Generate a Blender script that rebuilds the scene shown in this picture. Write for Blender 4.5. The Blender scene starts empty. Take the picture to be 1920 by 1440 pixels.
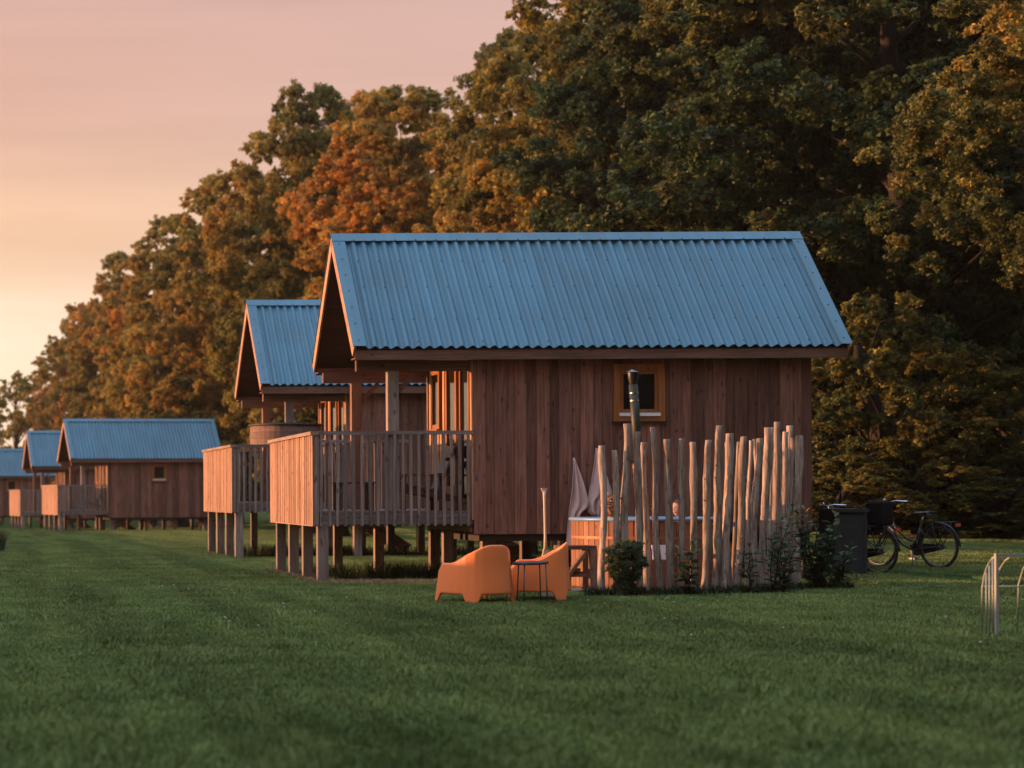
import bpy, math, random
import numpy as np
from mathutils import Vector, Matrix
R = math.radians
random.seed(7)
rng = np.random.default_rng(11)
scene = bpy.context.scene
COL = scene.collection

# ------------------------------------------------------------------ camera, sky, sun, exposure
F, HV, CAMH = 3500.0, 925.0, 1.29            # focal length in photo pixels, horizon row, eye height
cam_d = bpy.data.cameras.new('camera')
cam = bpy.data.objects.new('camera', cam_d); COL.objects.link(cam)
cam.location = (0, 0, CAMH)
cam.rotation_euler = (R(90), R(0.28), 0)
cam_d.sensor_fit = 'HORIZONTAL'; cam_d.sensor_width = 36
cam_d.lens = F / 1920 * 36
cam_d.shift_x = 960 / 1920
cam_d.shift_y = (HV + 6 - 720) / 1920
cam_d.clip_start = 0.1; cam_d.clip_end = 4000
cam_d.dof.use_dof = True; cam_d.dof.focus_distance = 26.5; cam_d.dof.aperture_fstop = 1.6
scene.camera = cam

SUN_AZ, SUN_EL = 15.0, 3.3                   # degrees behind the -X direction, elevation
sd = Vector((-math.cos(R(SUN_AZ)) * math.cos(R(SUN_EL)), math.sin(R(SUN_AZ)) * math.cos(R(SUN_EL)), math.sin(R(SUN_EL))))
sun_d = bpy.data.lights.new('sun', 'SUN'); sun = bpy.data.objects.new('sun', sun_d); COL.objects.link(sun)
sun_d.energy = 5.0; sun_d.angle = R(0.6); sun_d.color = (1.0, 0.47, 0.22)
sun.rotation_euler = (-sd).to_track_quat('-Z', 'Y').to_euler()

world = bpy.data.worlds.new('World'); scene.world = world; world.use_nodes = True
def build_world():
    nt = world.node_tree; N = nt.nodes; L = nt.links; N.clear()
    out = N.new('ShaderNodeOutputWorld'); bg = N.new('ShaderNodeBackground'); L.new(bg.outputs[0], out.inputs[0])
    tc = N.new('ShaderNodeTexCoord'); sep = N.new('ShaderNodeSeparateXYZ'); L.new(tc.outputs['Generated'], sep.inputs[0])
    def ramp(stops):
        r = N.new('ShaderNodeValToRGB'); r.color_ramp.interpolation = 'EASE'
        e = r.color_ramp.elements
        while len(e) < len(stops): e.new(0.5)
        for i, (p, c) in enumerate(stops): e[i].position = p; e[i].color = (*c, 1)
        return r
    sunside = ramp([(0.0, (.66, .46, .30)), (.08, (.66, .52, .39)), (.14, (.53, .315, .19)), (.21, (.40, .215, .155)), (.32, (.35, .22, .195)), (.6, (.46, .46, .54)), (1.0, (.62, .80, 1.06))])
    far = ramp([(0.0, (.43, .30, .235)), (.10, (.43, .28, .21)), (.24, (.385, .24, .208)), (.38, (.38, .32, .33)), (.65, (.52, .60, .74)), (1.0, (.62, .80, 1.06))])
    back = ramp([(0.0, (.42, .43, .49)), (.2, (.49, .50, .57)), (.5, (.55, .63, .80)), (1.0, (.62, .80, 1.06))])
    for r in (sunside, far, back): L.new(sep.outputs[2], r.inputs[0])
    dot = N.new('ShaderNodeVectorMath'); dot.operation = 'DOT_PRODUCT'
    L.new(tc.outputs['Generated'], dot.inputs[0]); dot.inputs[1].default_value = (sd.x, sd.y, 0)
    def mr(a, b):
        m = N.new('ShaderNodeMapRange'); m.interpolation_type = 'SMOOTHSTEP'; L.new(dot.outputs['Value'], m.inputs[0])
        m.inputs[1].default_value = a; m.inputs[2].default_value = b; return m
    m1 = mr(-.95, -.25); m2 = mr(-.15, .5)
    x1 = N.new('ShaderNodeMix'); x1.data_type = 'RGBA'; L.new(m1.outputs[0], x1.inputs[0]); L.new(back.outputs[0], x1.inputs[6]); L.new(far.outputs[0], x1.inputs[7])
    x2 = N.new('ShaderNodeMix'); x2.data_type = 'RGBA'; L.new(m2.outputs[0], x2.inputs[0]); L.new(x1.outputs[2], x2.inputs[6]); L.new(sunside.outputs[0], x2.inputs[7])
    # thin uneven cloud veils low over the horizon
    mp = N.new('ShaderNodeMapping'); mp.inputs['Scale'].default_value = (1.2, 1.2, 16); L.new(tc.outputs['Generated'], mp.inputs[0])
    no = N.new('ShaderNodeTexNoise'); no.inputs['Scale'].default_value = 1.7; no.inputs['Detail'].default_value = 4; L.new(mp.outputs[0], no.inputs['Vector'])
    nm = N.new('ShaderNodeMapRange'); L.new(no.outputs[0], nm.inputs[0]); nm.inputs[1].default_value = .3; nm.inputs[2].default_value = .7; nm.inputs[3].default_value = .91; nm.inputs[4].default_value = 1.09
    vm = N.new('ShaderNodeVectorMath'); vm.operation = 'SCALE'; L.new(x2.outputs[2], vm.inputs[0]); L.new(nm.outputs[0], vm.inputs['Scale'])
    sky = N.new('ShaderNodeTexSky'); sky.sky_type = 'NISHITA'; sky.sun_disc = False
    sky.sun_elevation = R(SUN_EL); sky.sun_rotation = math.atan2(sd.x, sd.y)
    sc = N.new('ShaderNodeVectorMath'); sc.operation = 'SCALE'; L.new(sky.outputs[0], sc.inputs[0]); sc.inputs['Scale'].default_value = .02
    ad = N.new('ShaderNodeVectorMath'); L.new(vm.outputs[0], ad.inputs[0]); L.new(sc.outputs[0], ad.inputs[1])
    L.new(ad.outputs[0], bg.inputs[0]); bg.inputs[1].default_value = 1.0
build_world()
vs = scene.view_settings
vs.view_transform = 'Standard'; vs.look = 'None'; vs.exposure = 0.86; vs.gamma = 1.0; vs.use_curve_mapping = False
scene.render.engine = 'CYCLES'
scene.cycles.max_bounces = 6; scene.cycles.transparent_max_bounces = 8; scene.cycles.use_denoising = True

# ------------------------------------------------------------------ helpers
def ss(a, b, x):
    t = min(1, max(0, (x - a) / (b - a))); return t * t * (3 - 2 * t)
def ground_z(x, y):
    z = -0.0075 * max(0.0, min(y, 200) - 42)
    z += ss(11.9, 14.5, x) * (0.10 + 0.014 * max(0, min(y, 75) - 30)) * (1 - ss(75, 110, y)) * ss(21, 27, y)
    b = 1.44 - 0.50 * ss(26.5, 31.5, y)                  # unseen bank added left of the lawn to cast shade on it
    z += b * (1 - ss(-10, -6.5, x))
    return z
def at(u, v, Y): return Vector((u * Y / F, Y, CAMH + (HV - v) * Y / F))
def gpos(u, Y, dz=0):
    x = u * Y / F; return Vector((x, Y, ground_z(x, Y) + dz))

class MB:
    def __init__(s): s.v = []; s.f = []
    def box(s, a, b, m=None):
        x0, y0, z0 = a; x1, y1, z1 = b; n = len(s.v)
        p = [(x0,y0,z0),(x1,y0,z0),(x1,y1,z0),(x0,y1,z0),(x0,y0,z1),(x1,y0,z1),(x1,y1,z1),(x0,y1,z1)]
        if m: p = [tuple(m @ Vector(q)) for q in p]
        s.v += p
        s.f += [tuple(n+i for i in q) for q in ((3,2,1,0),(4,5,6,7),(0,1,5,4),(1,2,6,5),(2,3,7,6),(3,0,4,7))]
        return s
    def beam(s, p, q, w, h, up=(0,0,1)):
        p = Vector(p); q = Vector(q); d = (q-p); L = d.length; d.normalize()
        up = Vector(up)
        side = d.cross(up)
        if side.length < 1e-4: side = d.cross(Vector((0,1,0)))
        side.normalize(); u2 = side.cross(d).normalized()
        m = Matrix((( *d, ),(*side,),(*u2,))).transposed().to_4x4(); m.translation = p
        return s.box((0,-w/2,-h/2),(L,w/2,h/2), m)
    def tube(s, pts, rad, n=8, cap=True, closed=False):
        pts = [Vector(p) for p in pts]; k = len(pts)
        if not hasattr(rad, '__len__'): rad = [rad]*k
        base = len(s.v); prev = None
        for i, p in enumerate(pts):
            if closed: d = pts[(i+1)%k] - pts[i-1]
            else: d = pts[min(i+1,k-1)] - pts[max(i-1,0)]
            d.normalize()
            if prev is None:
                a = d.orthogonal().normalized()
            else:
                a = (prev - d*prev.dot(d)).normalized()
            prev = a; b = d.cross(a)
            for j in range(n):
                t = 2*math.pi*j/n
                s.v.append(tuple(p + (a*math.cos(t) + b*math.sin(t))*rad[i]))
        for i in range(k if closed else k-1):
            i2 = (i+1) % k
            for j in range(n):
                s.f.append((base+i*n+j, base+i*n+(j+1)%n, base+i2*n+(j+1)%n, base+i2*n+j))
        if cap and not closed:
            s.f.append(tuple(base+j for j in range(n))[::-1]); s.f.append(tuple(base+(k-1)*n+j for j in range(n)))
        return s
    def lathe(s, prof, n=24, c=(0,0,0)):
        base = len(s.v); k = len(prof)
        for r, z in prof:
            for j in range(n):
                t = 2*math.pi*j/n; s.v.append((c[0]+r*math.cos(t), c[1]+r*math.sin(t), c[2]+z))
        for i in range(k-1):
            for j in range(n):
                s.f.append((base+i*n+j, base+i*n+(j+1)%n, base+(i+1)*n+(j+1)%n, base+(i+1)*n+j))
        return s
    def mesh(s, name, mat, smooth=False):
        me = bpy.data.meshes.new(name); me.from_pydata(s.v, [], s.f); me.update()
        if mat: me.materials.append(mat)
        if smooth: me.polygons.foreach_set('use_smooth', [True]*len(me.polygons))
        return me
    def build(s, name, mat, parent=None, loc=(0,0,0), rot=(0,0,0), smooth=False):
        return link(name, s.mesh(name, mat, smooth), parent, loc, rot)
def link(name, data, parent=None, loc=(0,0,0), rot=(0,0,0)):
    o = bpy.data.objects.new(name, data); COL.objects.link(o); o.parent = parent
    o.location = loc; o.rotation_euler = rot; return o
def tag(o, label=None, cat=None, group=None, kind=None):
    if label: o['label'] = label
    if cat: o['category'] = cat
    if group: o['group'] = group
    if kind: o['kind'] = kind
    return o
def thing(name, loc, label, cat, rz=0, group=None):
    return tag(link(name, None, None, loc, (0,0,rz)), label, cat, group)
_bm = {}
def board(name, size, mat, parent, c, rot=(0,0,0)):
    """a plank: a box centred on c that shares its mesh with planks of the same size"""
    key = (tuple(round(x,3) for x in size), mat.name)
    if key not in _bm:
        h = [x/2 for x in size]; b = min(.004, min(h)*.3)
        m = MB(); m.box([-x for x in h], h); me = m.mesh('plank', mat); _bm[key] = me
    return link(name, _bm[key], parent, c, rot)
def copy_tree(o, parent=None):
    c = o.copy(); COL.objects.link(c); c.parent = parent
    for ch in list(o.children): copy_tree(ch, c)
    return c
def mod(o, t, **k):
    m = o.modifiers.new(t.lower(), t)
    for a, v in k.items(): setattr(m, a, v)
    return m

# ------------------------------------------------------------------ materials
def mat_base(name):
    m = bpy.data.materials.new(name); m.use_nodes = True
    return m, m.node_tree.nodes, m.node_tree.links, m.node_tree.nodes['Principled BSDF']
def simple(name, col, rough=.5, metal=0, var=.15, scale=8, bump=0.0, spec=.5):
    m, N, L, P = mat_base(name)
    tc = N.new('ShaderNodeTexCoord'); no = N.new('ShaderNodeTexNoise'); no.inputs['Scale'].default_value = scale; no.inputs['Detail'].default_value = 5
    L.new(tc.outputs['Object'], no.inputs['Vector'])
    mx = N.new('ShaderNodeMix'); mx.data_type = 'RGBA'; L.new(no.outputs[0], mx.inputs[0])
    mx.inputs[6].default_value = (*[c*(1-var) for c in col], 1); mx.inputs[7].default_value = (*[min(1, c*(1+var)) for c in col], 1)
    L.new(mx.outputs[2], P.inputs['Base Color']); P.inputs['Roughness'].default_value = rough; P.inputs['Metallic'].default_value = metal
    P.inputs['Specular IOR Level'].default_value = spec
    if bump:
        b = N.new('ShaderNodeBump'); b.inputs['Strength'].default_value = bump; b.inputs['Distance'].default_value = .01
        L.new(no.outputs[0], b.inputs['Height']); L.new(b.outputs[0], P.inputs['Normal'])
    return m
def wood(name, lo, hi, axis=2, knots=.8, var=.3, rough=.75, grey=0.0):
    m, N, L, P = mat_base(name)
    tc = N.new('ShaderNodeTexCoord'); oi = N.new('ShaderNodeObjectInfo')
    sc = N.new('ShaderNodeVectorMath'); sc.operation = 'SCALE'; sc.inputs[0].default_value = (37, 23, 51); L.new(oi.outputs['Random'], sc.inputs['Scale'])
    ad = N.new('ShaderNodeVectorMath'); L.new(tc.outputs['Object'], ad.inputs[0]); L.new(sc.outputs[0], ad.inputs[1])
    def mapped(a, b):
        mp = N.new('ShaderNodeMapping'); s = [a, a, a]; s[axis] = b; mp.inputs['Scale'].default_value = s; L.new(ad.outputs[0], mp.inputs[0]); return mp
    # knots: dark round spots, the grain bends round them
    vo = N.new('ShaderNodeTexVoronoi'); vo.inputs['Scale'].default_value = 1.0; 
    nd = N.new('ShaderNodeTexNoise'); nd.inputs['Scale'].default_value = 1.0; nd.inputs['Detail'].default_value = 2; L.new(mapped(14, 7).outputs[0], nd.inputs['Vector'])
    ns = N.new('ShaderNodeVectorMath'); ns.operation = 'SCALE'; L.new(nd.outputs['Color'], ns.inputs[0]); ns.inputs['Scale'].default_value = .5
    na = N.new('ShaderNodeVectorMath'); L.new(mapped(8.5, 4.2).outputs[0], na.inputs[0]); L.new(ns.outputs[0], na.inputs[1]); L.new(na.outputs[0], vo.inputs['Vector'])
    kn = N.new('ShaderNodeMapRange'); kn.interpolation_type = 'SMOOTHSTEP'; L.new(vo.outputs['Distance'], kn.inputs[0]); kn.inputs[1].default_value = .08; kn.inputs[2].default_value = .24; kn.inputs[3].default_value = 1; kn.inputs[4].default_value = 0
    n1 = N.new('ShaderNodeTexNoise'); n1.inputs['Scale'].default_value = 1; n1.inputs['Detail'].default_value = 6; n1.inputs['Roughness'].default_value = .62; n1.inputs['Distortion'].default_value = .6; L.new(mapped(34, 1.7).outputs[0], n1.inputs['Vector'])
    n2 = N.new('ShaderNodeTexNoise'); n2.inputs['Scale'].default_value = 1; n2.inputs['Detail'].default_value = 3; L.new(mapped(4, 1.2).outputs[0], n2.inputs['Vector'])
    r = N.new('ShaderNodeMapRange'); L.new(n1.outputs[0], r.inputs[0]); r.inputs[1].default_value = .3; r.inputs[2].default_value = .7
    mx = N.new('ShaderNodeMix'); mx.data_type = 'RGBA'; L.new(r.outputs[0], mx.inputs[0]); mx.inputs[6].default_value = (*lo, 1); mx.inputs[7].default_value = (*hi, 1)
    mk = N.new('ShaderNodeMix'); mk.data_type = 'RGBA'; km = N.new('ShaderNodeMath'); km.operation = 'MULTIPLY'; km.inputs[1].default_value = knots; L.new(kn.outputs[0], km.inputs[0])
    L.new(km.outputs[0], mk.inputs[0]); L.new(mx.outputs[2], mk.inputs[6]); mk.inputs[7].default_value = (*[c*.28 for c in lo], 1)
    # weathered patches and plank to plank variation
    va = N.new('ShaderNodeMapRange'); L.new(oi.outputs['Random'], va.inputs[0]); va.inputs[3].default_value = 1-var; va.inputs[4].default_value = 1+var
    vb = N.new('ShaderNodeMapRange'); L.new(n2.outputs[0], vb.inputs[0]); vb.inputs[1].default_value = .3; vb.inputs[2].default_value = .7; vb.inputs[3].default_value = .78; vb.inputs[4].default_value = 1.2
    mu = N.new('ShaderNodeMath'); mu.operation = 'MULTIPLY'; L.new(va.outputs[0], mu.inputs[0]); L.new(vb.outputs[0], mu.inputs[1])
    fin = N.new('ShaderNodeVectorMath'); fin.operation = 'SCALE'; L.new(mk.outputs[2], fin.inputs[0]); L.new(mu.outputs[0], fin.inputs['Scale'])
    L.new(fin.outputs[0], P.inputs['Base Color']); P.inputs['Roughness'].default_value = rough; P.inputs['Specular IOR Level'].default_value = .3
    hm = N.new('ShaderNodeMath'); hm.operation = 'SUBTRACT'; L.new(n1.outputs[0], hm.inputs[0]); L.new(km.outputs[0], hm.inputs[1])
    b = N.new('ShaderNodeBump'); b.inputs['Strength'].default_value = .55; b.inputs['Distance'].default_value = .006; L.new(hm.outputs[0], b.inputs['Height']); L.new(b.outputs[0], P.inputs['Normal'])
    return m
M = {}
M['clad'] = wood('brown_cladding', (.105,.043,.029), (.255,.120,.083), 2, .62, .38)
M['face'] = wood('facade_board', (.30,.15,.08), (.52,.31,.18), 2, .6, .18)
M['panel'] = wood('larch_panel', (.20,.105,.068), (.40,.24,.165), 2, .95, .2)
M['greyz'] = wood('grey_timber_upright', (.13,.098,.085), (.27,.21,.185), 2, .7, .22)
M['greyx'] = wood('grey_timber_rail', (.14,.11,.10), (.28,.23,.21), 0, .6, .2)
M['greyy'] = wood('grey_timber_cap', (.20,.13,.095), (.36,.25,.19), 1, .5, .2)
M['brownz'] = wood('brown_timber_upright', (.12,.062,.042), (.24,.135,.095), 2, .6, .2)
M['brownx'] = wood('brown_timber_beam', (.10,.05,.034), (.20,.105,.07), 0, .6, .2)
M['barge'] = wood('bargeboard_timber', (.34,.18,.11), (.52,.30,.19), 0, .3, .12)
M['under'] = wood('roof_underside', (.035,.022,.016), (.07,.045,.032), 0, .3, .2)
M['trim'] = wood('window_timber', (.21,.072,.020), (.34,.125,.036), 2, .25, .12, .45)
M['cedar'] = wood('cedar_stave', (.19,.082,.045), (.33,.155,.09), 2, .5, .22)
M['step'] = wood('step_timber', (.13,.075,.052), (.24,.145,.105), 2, .5, .2)
M['stave_dark'] = wood('dark_stave', (.12,.07,.055), (.22,.135,.105), 0, .2, .2)
M['pale'] = wood('pale_ash', (.42,.34,.24), (.58,.49,.37), 2, .1, .1, .5)
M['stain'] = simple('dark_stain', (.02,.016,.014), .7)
def roof_mat(name, col):
    m, N, L, P = mat_base(name)
    tc = N.new('ShaderNodeTexCoord'); oi = N.new('ShaderNodeObjectInfo')
    def noise(scale, det, lo, hi, stretch):
        mp = N.new('ShaderNodeMapping'); mp.inputs['Scale'].default_value = stretch; L.new(tc.outputs['Object'], mp.inputs[0])
        n = N.new('ShaderNodeTexNoise'); n.inputs['Scale'].default_value = scale; n.inputs['Detail'].default_value = det; L.new(mp.outputs[0], n.inputs['Vector'])
        r = N.new('ShaderNodeMapRange'); L.new(n.outputs[0], r.inputs[0]); r.inputs[1].default_value = .3; r.inputs[2].default_value = .7; r.inputs[3].default_value = lo; r.inputs[4].default_value = hi; return r
    a = noise(1.0, 5, .84, 1.14, (7, .7, .7)); b = noise(.8, 4, .9, 1.1, (1, 1, 1))      # rain streaks down the slope, broad weathering
    v = N.new('ShaderNodeMapRange'); L.new(oi.outputs['Random'], v.inputs[0]); v.inputs[3].default_value = .94; v.inputs[4].default_value = 1.06
    x = N.new('ShaderNodeMath'); x.operation = 'MULTIPLY'; L.new(a.outputs[0], x.inputs[0]); L.new(b.outputs[0], x.inputs[1])
    y = N.new('ShaderNodeMath'); y.operation = 'MULTIPLY'; L.new(x.outputs[0], y.inputs[0]); L.new(v.outputs[0], y.inputs[1])
    f = N.new('ShaderNodeVectorMath'); f.operation = 'SCALE'; f.inputs[0].default_value = col; L.new(y.outputs[0], f.inputs['Scale'])
    d = noise(5, 4, 0, .16, (1, 1, 1)); mx = N.new('ShaderNodeMix'); mx.data_type = 'RGBA'; L.new(d.outputs[0], mx.inputs[0]); L.new(f.outputs[0], mx.inputs[6]); mx.inputs[7].default_value = (.16,.16,.14,1)
    L.new(mx.outputs[2], P.inputs['Base Color']); P.inputs['Roughness'].default_value = .48; return m
M['blue'] = roof_mat('blue_coated_steel', (.060,.185,.272))
M['blue_plain'] = simple('blue_coated_steel', (.064,.180,.262), .45, 0, .07, 1.6, .03, .5)
M['screw'] = simple('screw_head', (.025,.05,.07), .5, .3)
M['black'] = simple('black_paint', (.012,.013,.015), .38)
M['rubber'] = simple('tyre_rubber', (.014,.014,.014), .8)
M['chrome'] = simple('bright_metal', (.62,.66,.70), .22, 1, .05)
M['white'] = simple('white_plastic', (.72,.74,.76), .5)
M['orange'] = simple('orange_plastic', (.92,.23,.066), .40, 0, .05, 3, .02, .4)
M['towel'] = simple('dusty_pink_towel', (.60,.44,.42), .95, 0, .08, 60, .3, .1)
M['rim'] = simple('blue_tub_rim', (.19,.29,.42), .4)
M['skin'] = simple('skin', (.55,.30,.20), .5, 0, .06)
M['hair1'] = simple('blond_hair', (.36,.17,.07), .6, 0, .4, 40, .5)
M['hair2'] = simple('dark_hair', (.04,.025,.018), .6, 0, .3, 40, .5)
M['eye'] = simple('eye_dark', (.02,.02,.02), .3)
M['lip'] = simple('lip', (.42,.16,.13), .5)
M['iron'] = simple('rusty_iron', (.36,.15,.07), .6, .2, .25, 14)
M['pipe'] = simple('green_grey_pipe', (.028,.032,.023), .55, .1, .15)
M['boxgrey'] = simple('charcoal_resin', (.022,.025,.029), .6, 0, .12, 4)
M['card'] = simple('brown_crate', (.22,.10,.06), .8)
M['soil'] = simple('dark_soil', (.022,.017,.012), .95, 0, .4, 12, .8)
M['goal'] = simple('pale_galvanised', (.36,.38,.33), .5, .35, .15)
M['table'] = simple('dark_table_top', (.03,.03,.035), .4)
M['tmetal'] = simple('table_leg_metal', (.12,.115,.12), .4, .5)
M['reflector'] = simple('red_reflector', (.55,.07,.02), .3)
M['bag'] = simple('black_canvas', (.006,.006,.008), .8, spec=.15)
M['nail'] = simple('dark_nail', (.05,.03,.02), .6, .4)
def glass_mat():
    m, N, L, P = mat_base('window_glass')
    P.inputs['Base Color'].default_value = (.012,.010,.009,1); P.inputs['Roughness'].default_value = .08; P.inputs['Specular IOR Level'].default_value = .15
    tc = N.new('ShaderNodeTexCoord'); no = N.new('ShaderNodeTexNoise'); no.inputs['Scale'].default_value = 2.5; L.new(tc.outputs['Object'], no.inputs['Vector'])
    b = N.new('ShaderNodeBump'); b.inputs['Strength'].default_value = .25; b.inputs['Distance'].default_value = .02; L.new(no.outputs[0], b.inputs['Height']); L.new(b.outputs[0], P.inputs['Normal'])
    return m
M['glass'] = glass_mat()
def water_mat():
    m, N, L, P = mat_base('tub_water')
    P.inputs['Base Color'].default_value = (.10,.16,.20,1); P.inputs['Roughness'].default_value = .08
    tc = N.new('ShaderNodeTexCoord'); no = N.new('ShaderNodeTexNoise'); no.inputs['Scale'].default_value = 7; L.new(tc.outputs['Object'], no.inputs['Vector'])
    b = N.new('ShaderNodeBump'); b.inputs['Strength'].default_value = .3; L.new(no.outputs[0], b.inputs['Height']); L.new(b.outputs[0], P.inputs['Normal'])
    return m
M['water'] = water_mat()
def pole_mat():
    m, N, L, P = mat_base('debarked_pole')
    tc = N.new('ShaderNodeTexCoord'); oi = N.new('ShaderNodeObjectInfo')
    sc = N.new('ShaderNodeVectorMath'); sc.operation = 'SCALE'; sc.inputs[0].default_value = (31, 17, 43); L.new(oi.outputs['Random'], sc.inputs['Scale'])
    ad = N.new('ShaderNodeVectorMath'); L.new(tc.outputs['Object'], ad.inputs[0]); L.new(sc.outputs[0], ad.inputs[1])
    def noise(s, d, det=5):
        mp = N.new('ShaderNodeMapping'); mp.inputs['Scale'].default_value = (s, s, d); L.new(ad.outputs[0], mp.inputs[0])
        n = N.new('ShaderNodeTexNoise'); n.inputs['Scale'].default_value = 1; n.inputs['Detail'].default_value = det; n.inputs['Roughness'].default_value = .65; L.new(mp.outputs[0], n.inputs['Vector']); return n
    g = noise(40, 3); p = noise(14, 3.5, 3)
    gr = N.new('ShaderNodeMapRange'); L.new(g.outputs[0], gr.inputs[0]); gr.inputs[1].default_value = .33; gr.inputs[2].default_value = .66
    a = N.new('ShaderNodeMix'); a.data_type = 'RGBA'; L.new(gr.outputs[0], a.inputs[0]); a.inputs[6].default_value = (.20,.135,.10,1); a.inputs[7].default_value = (.50,.40,.33,1)
    r = N.new('ShaderNodeMapRange'); r.interpolation_type = 'SMOOTHSTEP'; L.new(p.outputs[0], r.inputs[0]); r.inputs[1].default_value = .52; r.inputs[2].default_value = .62; r.inputs[4].default_value = .6
    k = N.new('ShaderNodeMix'); k.data_type = 'RGBA'; L.new(r.outputs[0], k.inputs[0]); L.new(a.outputs[2], k.inputs[6]); k.inputs[7].default_value = (.11,.072,.05,1)
    va = N.new('ShaderNodeMapRange'); L.new(oi.outputs['Random'], va.inputs[0]); va.inputs[3].default_value = .68; va.inputs[4].default_value = 1.2
    f = N.new('ShaderNodeVectorMath'); f.operation = 'SCALE'; L.new(k.outputs[2], f.inputs[0]); L.new(va.outputs[0], f.inputs['Scale'])
    L.new(f.outputs[0], P.inputs['Base Color']); P.inputs['Roughness'].default_value = .75; P.inputs['Specular IOR Level'].default_value = .3
    b = N.new('ShaderNodeBump'); b.inputs['Strength'].default_value = .6; b.inputs['Distance'].default_value = .012; L.new(g.outputs[0], b.inputs['Height']); L.new(b.outputs[0], P.inputs['Normal'])
    return m
M['pole'] = pole_mat()
def leaf_mat(name, tint_attr=True, glossy=.25, green=(.038,.064,.019), olive=(.30,.235,.046), rust=(.50,.205,.042)):
    m, N, L, P = mat_base(name)
    at_ = N.new('ShaderNodeAttribute'); at_.attribute_name = 'leaf'         # r: green..rust, g: brightness
    ob = N.new('ShaderNodeAttribute'); ob.attribute_type = 'OBJECT'; ob.attribute_name = 'tint'
    sep = N.new('ShaderNodeSeparateColor'); L.new(at_.outputs['Color'], sep.inputs[0])
    a = N.new('ShaderNodeMath'); a.operation = 'ADD'; L.new(sep.outputs[0], a.inputs[0]); L.new(ob.outputs['Fac'], a.inputs[1])
    r = N.new('ShaderNodeValToRGB'); e = r.color_ramp.elements; e.new(.5); e[0].position = .12; e[0].color = (*green,1); e[1].position = .5; e[1].color = (*olive,1); e[2].position = .95; e[2].color = (*rust,1)
    L.new(a.outputs[0], r.inputs[0])
    s = N.new('ShaderNodeVectorMath'); s.operation = 'SCALE'; L.new(r.outputs[0], s.inputs[0]); L.new(sep.outputs[1], s.inputs['Scale'])
    L.new(s.outputs[0], P.inputs['Base Color']); P.inputs['Roughness'].default_value = .55; P.inputs['Specular IOR Level'].default_value = glossy
    t = N.new('ShaderNodeBsdfTranslucent'); L.new(s.outputs[0], t.inputs[0])
    mx = N.new('ShaderNodeMixShader'); mx.inputs[0].default_value = .40; L.new(P.outputs[0], mx.inputs[1]); L.new(t.outputs[0], mx.inputs[2])
    L.new(mx.outputs[0], N['Material Output'].inputs[0])
    return m
M['leaf'] = leaf_mat('autumn_leaf')
M['laurel'] = leaf_mat('laurel_leaf', glossy=.7, green=(.035,.075,.032), olive=(.075,.105,.036), rust=(.22,.10,.02))
M['bark'] = wood('tree_bark', (.012,.009,.007), (.035,.026,.02), 2, .2, .2, .9)
def grass_mat(name, c0, c1, c2):
    m, N, L, P = mat_base(name)
    g = N.new('ShaderNodeNewGeometry')
    def noise(sc, det, a, b, stretch=None):
        n = N.new('ShaderNodeTexNoise'); n.inputs['Scale'].default_value = sc; n.inputs['Detail'].default_value = det; n.inputs['Roughness'].default_value = .62
        if stretch:
            mp = N.new('ShaderNodeMapping'); mp.inputs['Scale'].default_value = stretch; L.new(g.outputs['Position'], mp.inputs[0]); L.new(mp.outputs[0], n.inputs['Vector'])
        else: L.new(g.outputs['Position'], n.inputs['Vector'])
        r = N.new('ShaderNodeMapRange'); L.new(n.outputs[0], r.inputs[0]); r.inputs[1].default_value = a; r.inputs[2].default_value = b; return r
    def mix(f, a, b):
        x = N.new('ShaderNodeMix'); x.data_type = 'RGBA'; L.new(f.outputs[0], x.inputs[0])
        for k, v in ((6, a), (7, b)):
            if isinstance(v, tuple): x.inputs[k].default_value = (*v, 1)
            else: L.new(v.outputs[2], x.inputs[k])
        return x
    a = mix(noise(.75, 6, .36, .64), c0, c1)
    r2 = noise(26, 4, .5, .8); r2.inputs[4].default_value = .6; b = mix(r2, a, c2)                    # straw tips
    dk = noise(2.6, 5, .56, .74); dk.inputs[4].default_value = .55; b = mix(dk, b, tuple(x*.5 for x in c0))   # darker tufts
    tr = noise(1.0, 3, .40, .62, (1.1, .07, 1)); tr.inputs[3].default_value = .80; tr.inputs[4].default_value = 1.2   # mown tracks running away from the viewer
    f = N.new('ShaderNodeVectorMath'); f.operation = 'SCALE'; L.new(b.outputs[2], f.inputs[0]); L.new(tr.outputs[0], f.inputs['Scale'])
    L.new(f.outputs[0], P.inputs['Base Color']); P.inputs['Roughness'].default_value = .8; P.inputs['Specular IOR Level'].default_value = .08
    return m
M['grass'] = grass_mat('lawn_blade', (.112,.168,.050), (.205,.262,.084), (.28,.28,.125))
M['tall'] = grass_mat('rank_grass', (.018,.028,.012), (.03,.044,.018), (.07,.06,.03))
M['hay'] = grass_mat('dry_grass_blade', (.22,.155,.095), (.34,.25,.16), (.40,.31,.21))
def ground_mat():
    m = grass_mat('ground_turf', (.026,.05,.017), (.04,.07,.023), (.05,.06,.026)); m.node_tree.nodes['Principled BSDF'].inputs['Specular IOR Level'].default_value = 0; m.node_tree.nodes['Principled BSDF'].inputs['Roughness'].default_value = 1; return m
M['turf'] = ground_mat()
M['daisy'] = simple('daisy_petal', (.8,.8,.78), .7)

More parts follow.
